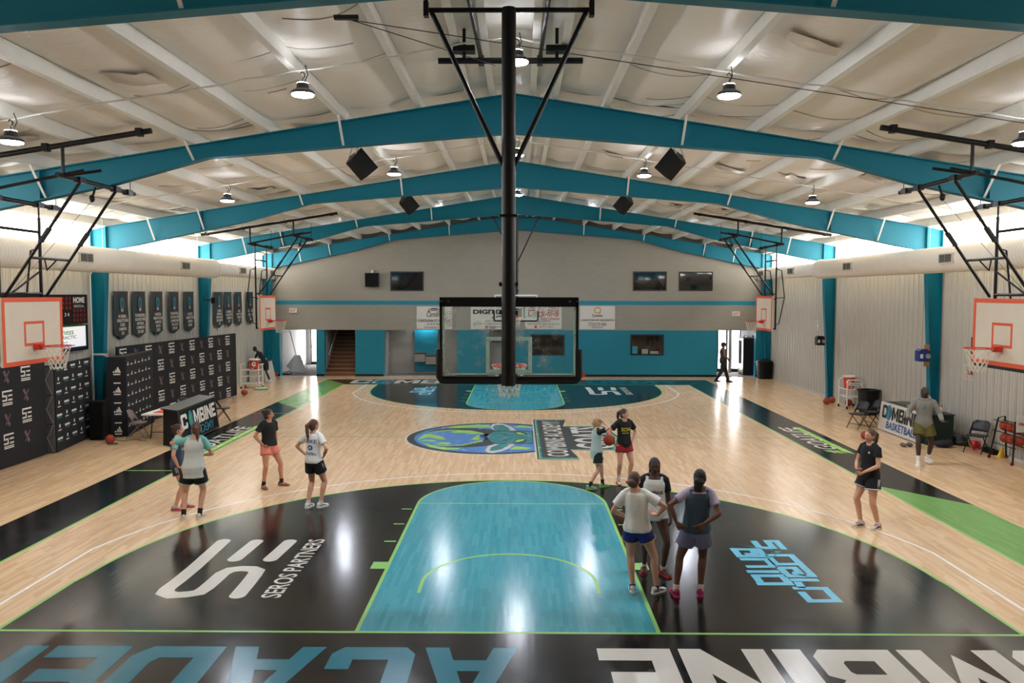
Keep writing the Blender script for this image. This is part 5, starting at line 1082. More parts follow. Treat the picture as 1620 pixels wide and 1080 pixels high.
# ball rack cut by the right edge
r = thing('ball_rack', 'black steel ball rack with white plate at the right edge', 'rack', (11.95, 9.4, 0))
for y in (-.28, .85):
    m = MB(); m.tube([(-.22, -.02 + y * 0 + (9.27 - 9.4 if y < 0 else .78), .06), (-.10, (9.4 - 9.4 if y < 0 else .66), 1.02), (.06, (-.0 if y < 0 else .66), 1.06), (.2, (-.1 if y < 0 else .78), .06)], .02, 8); m.build('end_frame', M_blackmt, r, smooth=50)
    for x in (-.22, .2): m = MB(); m.lathe([(.04, -.014), (.04, .014)], (x, (-.13 if y < 0 else .78), .04), 12, (0, 1, 0)); m.build('castor', mat('red_castor', (140, 30, 28), .5), r)
for x, z in ((-.16, .40), (.14, .40), (-.14, .70), (.10, .70), (-.12, .95), (.08, .95)): m = MB(); m.tube([(x, -.15, z), (x, .80, z)], .012, 6); m.build('shelf_rail', M_blackmt, r)
m = MB(); m.prism([(-.1, .80), (.14, .80), (.12, 1.16), (-.02, 1.22), (-.10, 1.14)], (-.02, .80, 0), (1, 0, 0), (0, 0, 1), (0, .015, 0)); pl_ = m.build('name_plate', M_whitep, r); pl_.location = (-.06, -.98, 0); q = MB(); letter(q, 'Wilson', (0, .795, 1.0), (1, 0, 0), (0, 0, 1), .16, .07, bold=.03); q.build('lettering', M_red, pl_)
k = 0
for x, z, ys in ((-.01, .82, (.02, .28, .54)), (-.01, .535, (-.02, .24, .50)), ):
    for y in ys:
        k += 1; ball(['nearest', 'second', 'third'][k % 3 - 1] + ' basketball on the %s shelf of the ball rack' % ('upper' if z > .6 else 'lower'), (11.95 + x, 9.4 + y, z + .02), (k, .5 * k, .3))
# ---- column-mounted clocks and cameras
M_ply = mat('raw_plywood', (172, 128, 82), .7, 0, .2, 20); M_blue = mat('blue_plastic', (22, 44, 120), .4)
def colmount(label, y, z, mt, boardh, name):
    r = thing(name, label, 'machine', (11.72, y, z), 0, 'machines on the columns'); m = MB(); m.box((.03, -.14, 0), (.16, .03, boardh)); m.build('plywood_board', M_ply, r)
    m = MB(); m.box((-.16, -.28, 0), (.30, .24, .30)); m.prism([(-.14, .15), (.14, .15), (.08, .20), (-.08, .20)], (-.16, -.40, 0), (1, 0, 0), (0, 0, 1), (0, .24, 0)); bd = m.build('case', mt, r); m = MB(); m.lathe([(.07, 0), (.07, .03), (.045, .03), (.04, .01)], (-.06, -.40, 0), 16, (0, -1, 0)); m.build('lens_ring', M_hem, bd); m = MB(); m.box((-.24, -.405, 0), (.08, .01, .12)); m.build('label_plate', M_pw, bd)
    m = MB(); m.bar((.04, .12, -.02), (.5, .12, -.02), .05, .05); m.build('support_arm', M_trimw, r)
colmount('blue boxed machine on plywood strapped to the nearer right column', 13.5, 2.28, M_blue, .62, 'column_machine'); colmount('black machine on plywood strapped to the farther right column', 21.15, 2.24, M_blackpl, .34, 'column_machine')
r = thing('column_bracket', 'black swivel bracket on the far left teal column', 'bracket', (-11.62, 21.1, 3.75)); m = MB(); m.box((0, 0, 0), (.14, .12, .22)); m.tube([(0, 0, .02), (.0, -.12, .02), (-.32, -.14, .02), (-.32, -.14, .14)], .022, 8); m.build('arm', M_blackmt, r)
m = MB(); m.bar((-11.75, 13.4, 2.27), (-12.2, 13.4, 2.27), .05, .05); m.bar((-11.9, 13.4, 2.27), (-11.72, 13.4, 2.20), .03, .03); tag(m.build('steel_bracket', M_trimw), 'white steel arm on the near left teal column', 'bracket')
m = MB(); m.tube([(-12.1, 13.28, 0), (-12.1, 13.28, 4.55), (-12.02, 13.28, 4.68)], .02, 8); tag(m.build('downpipe', M_cond), 'white conduit running down the near left teal column', 'conduit')
m = MB(); m.tube([(12.1, 13.85, 1.3), (12.1, 13.85, 5.0)], .02, 8); tag(m.build('downpipe', M_cond), 'grey conduit beside the nearer right teal column', 'conduit')
for y, lb in ((22.6, 'left of the farther right column'), (11.9, 'under the near right hoop')):
    r = thing('caged_alarm', 'small caged alarm on the right wall ' + lb, 'alarm', (12.2, y, 2.75 if y > 20 else 1.95), 0, 'caged alarms'); m = MB(); m.box((-.03, 0, 0), (.06, .12, .12)); m.build('alarm_body', M_whitep if y > 20 else M_red, r)
    m = MB()
    for k in range(5): m.tube([(-.02, -.18 + .09 * k, -.2), (-.12, -.18 + .09 * k, -.18), (-.12, -.18 + .09 * k, .18), (-.02, -.18 + .09 * k, .2)], .004, 4)
    for z in (-.18, 0, .18): m.tube([(-.12, -.18, z), (-.12, .18, z)], .004, 4)
    m.build('wire_cage', M_cond, r)
r = thing('fire_pull', 'small red fire alarm box on the left wall under the screen', 'alarm', (-12.2, 11.95, 2.36)); m = MB(); m.box((0, 0, 0), (.05, .12, .14)); m.build('box', M_red, r); m = MB(); m.box((.03, 0, -.02), (.01, .08, .03)); m.build('pull_bar', M_whitep, r)
# vending machine and rack in the right entry
r = thing('vending_machine', 'tall dark vending machine with silver front in the far right doorway', 'machine', (11.34, 30.35, 0)); m = MB(); m.span((-.1, -.45, .05), (.5, .45, 1.85)); m.build('cabinet', M_blackpl, r); m = MB(); m.span((-.08, -.4, 0), (.48, .4, .05)); m.build('plinth', M_blackpl, r); m = MB(); m.span((-.115, -.42, .1), (-.1, .42, 1.8)); fr_ = m.build('front_panel', mat('silver_panel', (150, 150, 148), .3, .6), r); m = MB(); m.span((-.125, -.30, .55), (-.116, .30, 1.7)); m.build('display_glass', M_glassd, fr_)
r = thing('shelf_unit', 'blue-lit shelf with boxes behind the far right doorway', 'shelf', (11.95, 31.3, 0)); 
for x in (-.22, .22): m = MB(); m.span((x - .02, -.3, 0), (x + .02, .3, 1.9)); m.build('side_frame', M_blackmt, r)
for z in (.3, .75, 1.2, 1.65): m = MB(); m.span((-.22, -.3, z), (.22, .3, z + .03)); m.build('shelf', M_whitef, r)
# ================================================================== PEOPLE
from mathutils.bvhtree import BVHTree
def V3(*a): return Vector(a)
def solidify_union(mb, voxel, smooth=6, fac=.5, disp=None):
    """one continuous skin over overlapping closed pieces"""
    me = mb.mesh('tmp', [])
    ob = bpy.data.objects.new('tmp', me); COL.objects.link(ob)
    md = ob.modifiers.new('r', 'REMESH'); md.mode = 'VOXEL'; md.voxel_size = voxel; md.use_smooth_shade = True
    if smooth:
        sm = ob.modifiers.new('s', 'SMOOTH'); sm.factor = fac; sm.iterations = smooth
    dg = bpy.context.evaluated_depsgraph_get(); out = bpy.data.meshes.new_from_object(ob.evaluated_get(dg))
    bpy.data.objects.remove(ob); bpy.data.meshes.remove(me)
    if disp:
        co = [v.co.copy() for v in out.vertices]; nr = [n_.vector.copy() for n_ in out.vertex_normals]; flat = []
        for c_, n_ in zip(co, nr): flat += list(c_ + n_ * disp(c_))
        out.vertices.foreach_set('co', flat); out.update()
    return out
def ik(a, c, l1, l2, pole):
    d = c - a; L = min(d.length, (l1 + l2) * .999); dn = d.normalized(); x = (l1 * l1 - l2 * l2 + L * L) / (2 * L); h = math.sqrt(max(0, l1 * l1 - x * x))
    p = pole - dn * pole.dot(dn); p = p.normalized() if p.length > 1e-6 else Vector((0, 1, 0))
    return a + dn * x + p * h, a + dn * L
def loft(mb, sts, n=18):
    """sts: (centre, rx, ry, Xaxis, Yaxis) ellipse stations; closed ends"""
    vs = []
    for c, rx, ry, X, Y in sts:
        for k in range(n):
            a = 2 * math.pi * k / n; ca, sa = math.cos(a), math.sin(a)
            e = 1 / ((abs(ca) ** 2.3 + abs(sa) ** 2.3) ** (1 / 2.3))
            vs.append(c + X * rx * ca * e + Y * ry * sa * e)
    N = len(sts); fs = [(i * n + k, i * n + (k + 1) % n, (i + 1) * n + (k + 1) % n, (i + 1) * n + k) for i in range(N - 1) for k in range(n)]
    fs += [tuple(range(n - 1, -1, -1)), tuple((N - 1) * n + k for k in range(n))]; mb.add(vs, fs)
def limb(mb, pts, rs, n=12):
    mb.tube(pts, rs, n)
    mb.ell(pts[0], (rs[0],) * 3, n=10, k=8); mb.ell(pts[-1], (rs[-1],) * 3, n=10, k=8)
SK = {'light': (214, 160, 132), 'tan': (196, 136, 106), 'dark': (84, 52, 40), 'deep': (58, 36, 29), 'brown': (110, 70, 52)}
def mk_head(mb, M, s):
    """sculpted head, M maps head space (x right, y forward, z up, origin mid head) to body space"""
    n, k = 36, 30; vs = []
    for i in range(k + 1):
        t = math.pi * i / k
        for j in range(n):
            a = 2 * math.pi * j / n; x, y, z = math.sin(t) * math.cos(a), math.sin(t) * math.sin(a), math.cos(t)
            px, py, pz = x * .074, y * (.088 if y > 0 else .096), z * .114
            if z < -.1:
                q = (-z - .1) / .9; px *= 1 - .38 * q ** 1.3
                if y < 0: py *= 1 - .45 * q
                else: py *= 1 - .05 * q
            if y > .1:
                g = lambda x0, sx, z0, sz: math.exp(-((px - x0) / sx) ** 2 - ((pz - z0) / sz) ** 2)
                py += .024 * g(0, .013, -.018, .020) + .012 * g(0, .010, .008, .02) - .010 * (g(.031, .016, .010, .012) + g(-.031, .016, .010, .012)) + .005 * (g(.03, .02, .033, .010) + g(-.03, .02, .033, .010)) + .006 * g(0, .022, -.060, .008) - .003 * g(0, .02, -.051, .004) + .008 * g(0, .022, -.095, .014)
            vs.append(M @ Vector((px * s, py * s, pz * s)))
    fs = [(i * n + j, (i + 1) * n + j, (i + 1) * n + (j + 1) % n, i * n + (j + 1) % n) for i in range(k) for j in range(n)]
    mb.add(vs, fs)
    for sx in (-1, 1):
        o = [M @ (Vector((sx * (.073 + .004 * math.cos(q)), -.008 + .016 * math.cos(q), -.004 + .030 * math.sin(q))) * s) for q in [i * math.pi / 5 for i in range(10)]]
        mb.tube(o, .006 * s, 6, closed=True); mb.ell(M @ (Vector((sx * .073, -.006, -.004)) * s), (.006 * s, .014 * s, .026 * s), n=8, k=6)
def mk_hand(mb, wrist, fwd, palm_n, s, side, curl=.5, spread=.12):
    """palm + five fingers; fwd along the fingers, palm_n out of the palm, side = +1 right hand"""
    f = fwd.normalized(); pn = (palm_n - f * palm_n.dot(f)).normalized(); r = f.cross(pn) * side
    sts = []
    for t, wx, th in ((0, .026, .020), (.03, .034, .017), (.07, .041, .015), (.092, .040, .013)): sts.append((wrist + f * t * s, wx * s, th * s, r, pn))
    loft(mb, sts, 12)
    for i, (off, ln, rad) in enumerate(((-.031, .060, .0078), (-.011, .074, .0085), (.010, .080, .0088), (.030, .072, .0085))):
        b0 = wrist + f * .085 * s + r * off * s; d = (f + r * off * spread * 12).normalized(); pts = [b0]; a = 0; p = b0
        for j, part in enumerate((.45, .30, .25)):
            a += curl * (.55, .75, .6)[j]; dd = d * math.cos(a) + pn * math.sin(a); p = p + dd * ln * part * s; pts.append(p)
        mb.tube(pts, [rad * s, rad * s * .97, rad * s * .9, rad * s * .72], 7); mb.ell(pts[-1], (rad * s * .72,) * 3, n=7, k=5)
    t0 = wrist + f * .028 * s + r * .030 * s; d1 = (f * .62 + r * .72 + pn * .25).normalized(); d2 = (f * .85 + r * .3 + pn * (.25 + curl * .4)).normalized()
    mb.tube([t0, t0 + d1 * .036 * s, t0 + (d1 * .036 + d2 * .030) * s, t0 + (d1 * .036 + d2 * .054) * s], [.0125 * s, .0105 * s, .0095 * s, .007 * s], 7)
def person(loc, rotz, H, label, sp):
    s = H / 1.70; g = sp.get; slim = g('slim', 1.0); male = g('male', 0)
    root = thing('person', label, 'person', loc, rotz, 'people on the court')
    lean = Vector(g('lean', (0, 0))); ux = Vector((1, 0, 0)); uy = Vector((0, 1, 0))
    hz = .905 - g('crouch', 0); pel = Vector((0, 0, hz)) * s + Vector((g('hipx', 0), 0, 0))
    tw = R_(g('twist', 0)); X = Vector((math.cos(tw), math.sin(tw), 0)); Y = Vector((-math.sin(tw), math.cos(tw), 0))
    def sp_pt(z): k = (z - .905) / .5; return pel + Vector((lean.x * k * abs(k) ** .3, lean.y * k * abs(k) ** .3, (z - .905))) * s if k > 0 else pel + Vector((0, 0, z - .905)) * s
    bw = 1.0 if not male else 1.08
    def ax(z):
        k = max(0, min(1, (z - .95) / .35)); a = tw * k; return Vector((math.cos(a), math.sin(a), 0)), Vector((-math.sin(a), math.cos(a), 0))
    T = [(.80, .105, .085), (.86, .150, .105), (.93, .168, .118), (1.0, .150, .105), (1.08, .130, .092), (1.17, .138, .098), (1.27, .155, .108), (1.34, .160, .102), (1.395, .150, .085), (1.43, .10, .068)]
    T = [(z, rx * (.95 if z > 1.2 else .97), ry) for z, rx, ry in T]
    if male: T = [(z, rx * (1.12 if z > 1.1 else 1.04), ry * 1.08) for z, rx, ry in T]
    def torso(mb, z0, z1, mx, my, flare=0.0, shoulder=0):
        sts = []
        zs = [z0] + [t_[0] for t_ in T if z0 + .015 < t_[0] < z1 - .015] + [z1]
        for z in zs:
            for (a, ra, pa), (c, rc, pc_) in zip(T, T[1:]):
                if a <= z <= c or (c == T[-1][0] and z > c) or (a == T[0][0] and z < a): k = max(0, min(1, (z - a) / (c - a))); rx, ry = ra + (rc - ra) * k, pa + (pc_ - pa) * k
            fl = flare * max(0, 1 - (z - z0) / .45); A, B = ax(z)
            lo = max(0, min(1, (1.22 - z) / .2))             # loose cloth bridges the waist
            rx = rx * slim + mx + lo * max(0, (.143 * slim - rx * slim)) * (1 if mx > .008 else 0); ry = ry * slim + my
            sts.append((sp_pt(z), (rx + fl) * s, (ry + fl) * s, A, B))
        loft(mb, sts, 22)
    shx = .158 * (1.14 if male else 1.0) * (.5 + .5 * slim)
    A, B = ax(1.385); Sh = {q: sp_pt(1.385 + g('shrug', 0)) + A * q * shx * s for q in (1, -1)}
    Hip = {q: pel + Vector((q * .085 * s, 0, -.02 * s)) for q in (1, -1)}
    LU, LF, LT, LS = .285 * s, .245 * s, .425 * s, .415 * s
    arms = {}; legs = {}
    for q, key in ((1, 'R'), (-1, 'L')):
        hp, pole, fdir, pn, curl = g('arm' + key, ((.24 * q, .05, .80), (q * .3, -1, 0), (0, .1, -1), (-q, .2, 0), .5))
        tgt = Vector(hp) * s if not isinstance(hp, Vector) else hp
        el, wr = ik(Sh[q], tgt, LU, LF, Vector(pole)); arms[q] = (Sh[q], el, wr, Vector(fdir), Vector(pn), curl)
        fp, hd, lift = g('leg' + key, ((.11 * q, 0), -8 * q, 0))
        hd = R_(hd); fv = Vector((-math.sin(hd), math.cos(hd), 0)); an = Vector((fp[0] * s, fp[1] * s, (.085 + lift) * s)); kn, an2 = ik(Hip[q], an, LT, LS, fv + Vector((q * .12, 0, 0)))
        legs[q] = (Hip[q], kn, an2, fv)
    # --- body
    bm_ = MB(); torso(bm_, .80, 1.43, 0, 0)
    nk = sp_pt(1.41); hl = Vector(g('headoff', (0, .02))); hc = sp_pt(1.585) + Vector((hl.x, hl.y, 0)) * s
    limb(bm_, [nk + Vector((0, -.01, -.02)) * s, nk.lerp(hc, .55), hc + Vector((0, -.01, -.03)) * s], [.060 * s, .052 * s * (1.12 if male else 1), .050 * s * (1.12 if male else 1)])
    for q in (1, -1):
        a, e, w_, fd, pn, cu = arms[q]; k = 1.12 if male else .95; k *= slim
        bm_.tube([sp_pt(1.462) + A * q * .028 * s, sp_pt(1.425) + A * q * .10 * s, a], [.036 * s, .042 * s, .046 * s], 10)
        limb(bm_, [a - A * q * .02 * s, a.lerp(e, .35), a.lerp(e, .75), e], [.054 * s * k, .047 * s * k, .041 * s * k, .037 * s * k]); limb(bm_, [e, e.lerp(w_, .25), e.lerp(w_, .65), w_], [.037 * s * k, .040 * s * k, .032 * s * k, .024 * s * k])
        h, kn, an, fv = legs[q]
        k2 = slim * (1.05 if male else 1.0)
        limb(bm_, [h, h.lerp(kn, .3), h.lerp(kn, .7), kn], [.092 * s * k2, .086 * s * k2, .066 * s * k2, .053 * s * k2]); back = -fv * .012 * s
        limb(bm_, [kn, kn.lerp(an, .28) + back, kn.lerp(an, .62) + back * .4, an], [.053 * s * k2, .056 * s * k2, .043 * s * k2, .034 * s * k2])
    body_me = solidify_union(bm_, .0105, 4)
    ex = MB(); yaw = R_(g('headyaw', 0)); pit = R_(g('headpitch', 0)); rol = R_(g('headroll', 0)); RM = Matrix.Rotation(yaw, 4, 'Z') @ Matrix.Rotation(pit, 4, 'X') @ Matrix.Rotation(rol, 4, 'Y'); HM = Matrix.Translation(hc) @ RM
    mk_head(ex, HM, s)
    for q in (1, -1):
        a, e, w_, fd, pn, cu = arms[q]; mk_hand(ex, w_, fd, pn, s * (1.08 if male else .98), q, cu)
    skin = mat('skin_' + g('skin', 'light'), SK[g('skin', 'light')], .5, 0, .06, 14)
    em = ex.mesh('x', []); bmx = bmesh.new(); bmx.from_mesh(body_me); bmx.from_mesh(em); bmx.to_mesh(body_me); bmx.free(); bpy.data.meshes.remove(em)
    body_me.name = 'body'; body_me.materials.clear(); body_me.materials.append(skin); body_me.polygons.foreach_set('material_index', [0] * len(body_me.polygons)); body_me.polygons.foreach_set('use_smooth', [True] * len(body_me.polygons))
    body = bpy.data.objects.new('body', body_me); COL.objects.link(body); body.parent = root
    # face details
    darkhair = g('hair', (48, 32, 24)); HR = mat('hair_%d_%d_%d' % darkhair, darkhair, .55, 0, .35, 60, .5, 120)
    m = MB()
    for q in (-1, 1): m.ell(HM @ (Vector((q * .031, .074, .010)) * s), (.011 * s, .006 * s, .0055 * s), RM.to_3x3(), 8, 6)
    m.build('eyes', mat('eye_dark', (40, 30, 26), .3), body, smooth=60)
    m = MB()
    for q in (-1, 1): m.tube([HM @ (Vector((q * .016, .086, .027)) * s), HM @ (Vector((q * .032, .083, .032)) * s), HM @ (Vector((q * .047, .070, .026)) * s)], .0035 * s, 5)
    m.build('eyebrows', HR, body)
    m = MB(); m.ell(HM @ (Vector((0, .0835, -.055)) * s), (.022 * s, .007 * s, .0075 * s), RM.to_3x3(), 10, 6); m.build('lips', mat('lips_' + g('skin', 'light'), tuple(int(c * f) for c, f in zip(SK[g('skin', 'light')], (.85, .62, .6))), .45), body, smooth=60)
    # hair
    m = MB(); hs = g('hairscale', 1.0); m.ell(HM @ (Vector((0, -.018, .020)) * s), (.081 * s * hs, .098 * s * hs, .108 * s * hs), RM.to_3x3(), 22, 16)
    m.ell(HM @ (Vector((0, -.040, -.020)) * s), (.072 * s, .068 * s, .085 * s), RM.to_3x3(), 18, 12)
    st = g('style', 'short'); h_ = lambda *p: HM @ (Vector(p) * s); h3 = lambda *p: HM @ (Vector(p) * s)
    if st == 'bun': m.ell(h_(0, -.11, .06 if not g('lowbun') else -.02), (.045 * s * g('bunsize', 1), .04 * s * g('bunsize', 1), .042 * s * g('bunsize', 1)))
    if st == 'pony':
        L_ = g('ponylen', .32); p0 = h_(0, -.105, .05); m.ell(p0, (.03 * s,) * 3)
        m.tube([p0, p0 + (RM.to_3x3() @ Vector((0, -.05, -.03))) * s, p0 + (RM.to_3x3() @ Vector((.01, -.055, -L_ * .5))) * s, p0 + (RM.to_3x3() @ Vector((.02, -.035, -L_))) * s], [.028 * s, .036 * s, .033 * s, .010 * s], 10)
    if st == 'braids':
        for q in (-1, 1):
            for k in range(3): 
                p0 = h_(q * (.03 + .02 * k), -.085 + .02 * k, -.03); m.tube([p0 + Vector((0, 0, -.012 * i)) * s + Vector((0, -.012, 0)) * s * math.sin(i * .2) for i in range(18)], [(.011 + .003 * (i % 2)) * s for i in range(18)], 6)
    if st == 'braidbun':
        m.ell(h_(0, -.10, -.04), (.065 * s, .045 * s, .07 * s))
        for k in range(5): m.tube([h_(-.04 + .02 * k, -.12, -.04), h_(-.045 + .022 * k, -.13, -.10), h_(-.04 + .02 * k, -.115, -.16)], .011 * s, 6)
    if g('cap'): 
        pass
    hm = solidify_union(m, .009, 2, disp=lambda c: .004 * noise.noise(c * 55) + .003 * math.sin((c.x + c.y * .4) * 260)) if st != 'short' else solidify_union(m, .009, 3)
    hm.materials.clear(); hm.materials.append(HR); ho = bpy.data.objects.new('hair', hm); COL.objects.link(ho); ho.parent = root
    if g('cap'):
        m = MB(); m.ell(h_(0, -.010, .045), (.086 * s, .102 * s, .085 * s), RM.to_3x3(), 20, 12); m.prism([(.075 * math.cos(a), .06 + .10 * math.sin(a)) for a in [math.pi * i / 10 for i in range(11)]], h_(0, 0, .045), RM.to_3x3() @ Vector((s, 0, 0)), RM.to_3x3() @ Vector((0, s, 0)), RM.to_3x3() @ Vector((0, 0, .008 * s))); m.build('cap', mat('cap_black', (20, 20, 22), .7), root, smooth=50)
    # --- clothes
    rs = random.Random(int(H * 1000) + int(loc[0] * 37)); ph = rs.uniform(0, 50)
    def cloth_mat(c): return mat('cloth_%d_%d_%d' % c, c, .85, 0, .07, 25, .25, 90)
    def fold(c): return .007 * noise.noise(Vector((c.x * 7 + ph, c.y * 7, c.z * 3.2))) + .0035 * noise.noise(Vector((c.x * 18, c.y * 18 + ph, c.z * 8)))
    def garment(name, mb, col, vox=.0125, sm=5, parent=root):
        me = solidify_union(mb, vox, sm, disp=fold); me.name = name; me.materials.clear(); me.materials.append(cloth_mat(col)); o = bpy.data.objects.new(name, me); COL.objects.link(o); o.parent = parent; return o
    hem = g('hem', .86); top = g('top', (30, 30, 32)); sl = g('sleeve', .55)
    sleevecol = g('sleevecol')
    if sleevecol:
        u = MB(); torso(u, 1.05, 1.415, .012, .012)
        for q in (1, -1):
            a, e = arms[q][0], arms[q][1]; u.tube([sp_pt(1.452) + A * q * .055 * s, sp_pt(1.425) + A * q * .11 * s, a], [.044 * s, .052 * s, .058 * s], 12); u.tube([a - A * q * .05 * s, a, a.lerp(e, sl * .5), a.lerp(e, sl)], [.060 * s, .062 * s, .061 * s, .064 * s], 14); u.ell(a - A * q * .035 * s, (.06 * s, .06 * s, .058 * s))
        garment('undershirt', u, sleevecol)
    c = MB(); torso(c, hem, 1.405 if sleevecol else 1.425, .018 if sleevecol else .012, .020 if sleevecol else .014, g('flare', .012))
    if not sleevecol and not g('sleeveless'):
        for q in (1, -1):
            a, e, w_ = arms[q][:3]; c.tube([sp_pt(1.452) + A * q * .055 * s, sp_pt(1.425) + A * q * .11 * s, a], [.044 * s, .052 * s, .058 * s], 12); r0 = g('sleeve_r', .064)
            c.ell(a - A * q * .035 * s, (.062 * s, .064 * s, .059 * s))
            if g('longsleeve'): c.tube([a - A * q * .05 * s, a, a.lerp(e, .5), e], [.068 * s, .072 * s, .066 * s, .058 * s], 14); c.ell(a, (.073 * s,) * 3); c.tube([a.lerp(e, .9), e, e.lerp(w_, .5), e.lerp(w_, .93)], [.053 * s, .055 * s, .050 * s, .038 * s], 14); c.ell(e, (.055 * s,) * 3)
            else: c.tube([a - A * q * .05 * s, a, a.lerp(e, sl * .5), a.lerp(e, sl)], [.060 * s, .064 * s, r0 * s, (r0 + .006) * s], 14)
    if sleevecol or g('sleeveless'):
        for q in (1, -1): c.tube([sp_pt(1.36) + A * q * .10 * s, sp_pt(1.425) + A * q * .098 * s, sp_pt(1.445) + A * q * .085 * s], [.062 * s, .060 * s, .05 * s], 12)
    if g('hood'): c.ell(sp_pt(1.46) + Vector((0, -.075, 0)) * s, (.12 * s, .085 * s, .075 * s)); c.tube([sp_pt(1.455) + Vector((.10 * math.sin(t_), .085 * math.cos(t_) - .01, .02 - .045 * math.cos(t_))) * s for t_ in [i * .5236 for i in range(12)]], .036 * s, 8, closed=True)
    shirt = garment('shirt', c, top)
    # shorts or trousers
    b2 = MB(); zt = hem + .10; torso(b2, .80, max(zt, 1.0), .012, .012); ll = g('shortlen', .52); ro = g('short_r', .112)
    for q in (1, -1):
        h, kn, an, fv = legs[q]
        if g('trousers'): b2.tube([h + Vector((0, 0, .05 * s)), h, h.lerp(kn, .5), kn, kn.lerp(an, .5), an], [.11 * s, .116 * s, .10 * s, .078 * s, .07 * s, .062 * s], 14); b2.ell(kn, (.078 * s,) * 3)
        else: b2.tube([h + Vector((0, 0, .03 * s)), h.lerp(kn, ll * .5), h.lerp(kn, ll)], [.108 * s * slim, ro * s * slim, (ro + .006) * s * slim], 16)
    shorts = garment('trousers' if g('trousers') else 'shorts', b2, g('bottom', (24, 24, 26)))
    if g('shorttrim'):
        for q in (1, -1):
            h, kn = legs[q][:2]; d = (kn - h).normalized(); u_, v_, _ = frame_of(d); c0 = h.lerp(kn, ll - .03); m = MB(); R0 = (ro + .010) * s * slim
            m.tube([c0 + (u_ * math.cos(t_) + v_ * math.sin(t_)) * R0 for t_ in [i * math.pi / 12 for i in range(24)]], .007 * s, 6, closed=True); m.build('hem_trim', cloth_mat(g('shorttrim')), shorts, smooth=60)
    if g('sidestripe'):
        for q in (1, -1):
            h, kn = legs[q][:2]; m = MB()
            for o_ in (-.012, .0, .012):
                m.tube([h.lerp(kn, t_) + Vector((q * (ro - .004) * s * slim, o_ * 1.6 * s + .03 * s * (t_ - .2), 0)) for t_ in (.02, .15, .3, ll - .02)], .004 * s, 5)
            m.build('side_stripe', cloth_mat(g('sidestripe')), shorts)
    # socks and shoes
    so = g('sock', (225, 222, 215)); shc = g('shoe', (226, 224, 218)); slc = g('sole', (238, 236, 230)); acc = g('shoeacc')
    for q in (1, -1):
        h, kn, an, fv = legs[q]; m = MB(); sh_ = g('sockh', .17)
        if not g('trousers'): m.tube([an + Vector((0, 0, -.03)) * s, an.lerp(kn, sh_ * .5), an.lerp(kn, sh_)], [.040 * s, .042 * s, .045 * s], 12); m.build('sock', cloth_mat(so), root, smooth=60)
        side = Vector((fv.y, -fv.x, 0)); base = an + Vector((0, 0, -.085 * s)); up = Vector((0, 0, 1)); k = s * (1.1 if male else 1.0)
        u = MB(); secs = [(-.075, .026, .085), (-.06, .034, .105), (-.02, .036, .108), (.03, .036, .090), (.08, .040, .068), (.13, .042, .056), (.165, .034, .046), (.185, .018, .036)]
        sts = []
        n_ = 12; vs = []
        for y_, hw_, ht_ in secs:
            for i in range(n_):
                t_ = 2 * math.pi * i / n_; vs.append(base + fv * y_ * k + side * hw_ * k * math.cos(t_) + up * (.018 + (ht_ - .018) * (.5 + .5 * math.sin(t_)) ** .8) * k)
        N_ = len(secs); u.add(vs, [(a_ * n_ + i, a_ * n_ + (i + 1) % n_, (a_ + 1) * n_ + (i + 1) % n_, (a_ + 1) * n_ + i) for a_ in range(N_ - 1) for i in range(n_)] + [tuple(range(n_ - 1, -1, -1)), tuple((N_ - 1) * n_ + i for i in range(n_))])
        sh = u.build('shoe', mat('shoe_%d_%d_%d' % shc, shc, .5, 0, .1, 40), root, smooth=60)
        v = MB(); out = [(y_, hw_ + .006) for y_, hw_, _ in secs]; poly = [(y_, w__) for y_, w__ in out] + [(.195, 0)] + [(y_, -w__) for y_, w__ in reversed(out)] + [(-.085, 0)]
        v.prism(poly, base, fv * k, side * k, up * .026 * k); v.build('sole', mat('sole_%d_%d_%d' % slc, slc, .5), sh)
        if acc:
            w2 = MB()
            for sd in (-1, 1): w2.tube([base + fv * -.03 * k + side * sd * .037 * k + up * .035 * k, base + fv * .03 * k + side * sd * .040 * k + up * .06 * k, base + fv * .10 * k + side * sd * .040 * k + up * .04 * k], .008 * k, 5)
            for i in range(3): w2.tube([base + fv * (.03 + .025 * i) * k + side * -.02 * k + up * (.088 - .010 * i) * k, base + fv * (.03 + .025 * i) * k + side * .02 * k + up * (.088 - .010 * i) * k], .006 * k, 5)
            w2.build('laces', mat('accent_%d_%d_%d' % acc, acc, .5), sh)
    # lettering on the shirt: projected on to the cloth
    for txt, zc, wd, ht, col, facing, kw in g('text', ()):
        bvh = BVHTree.FromPolygons([v.co.copy() for v in shirt.data.vertices], [tuple(p.vertices) for p in shirt.data.polygons])
        vs, fs = text_geo(txt, kw.get('bold', .02), 0, align='CENTER'); x0, x1 = min(v[0] for v in vs), max(v[0] for v in vs); y0, y1 = min(v[1] for v in vs), max(v[1] for v in vs)
        tb = bmesh.new(); tv = [tb.verts.new((((v[0] - (x0 + x1) / 2) / (x1 - x0) * wd), 0, (v[1] - (y0 + y1) / 2) / (y1 - y0) * ht)) for v in vs]
        for f in fs:
            try: tb.faces.new([tv[i] for i in f])
            except ValueError: pass
        bmesh.ops.subdivide_edges(tb, edges=tb.edges[:], cuts=1)
        ctr = sp_pt(zc); At, Bt = ax(zc); dirn = Bt * (1 if facing == 'front' else -1); rd = -At if facing == 'front' else At; ok = True
        rd = rd
        for v in tb.verts:
            o_ = ctr + rd * (v.co.x + kw.get('dx', 0)) * s + Vector((0, 0, v.co.z * s)); hit = bvh.ray_cast(o_ + dirn * .6, -dirn)
            v.co = (hit[0] + dirn * .004) if hit[0] is not None else o_ + dirn * .13
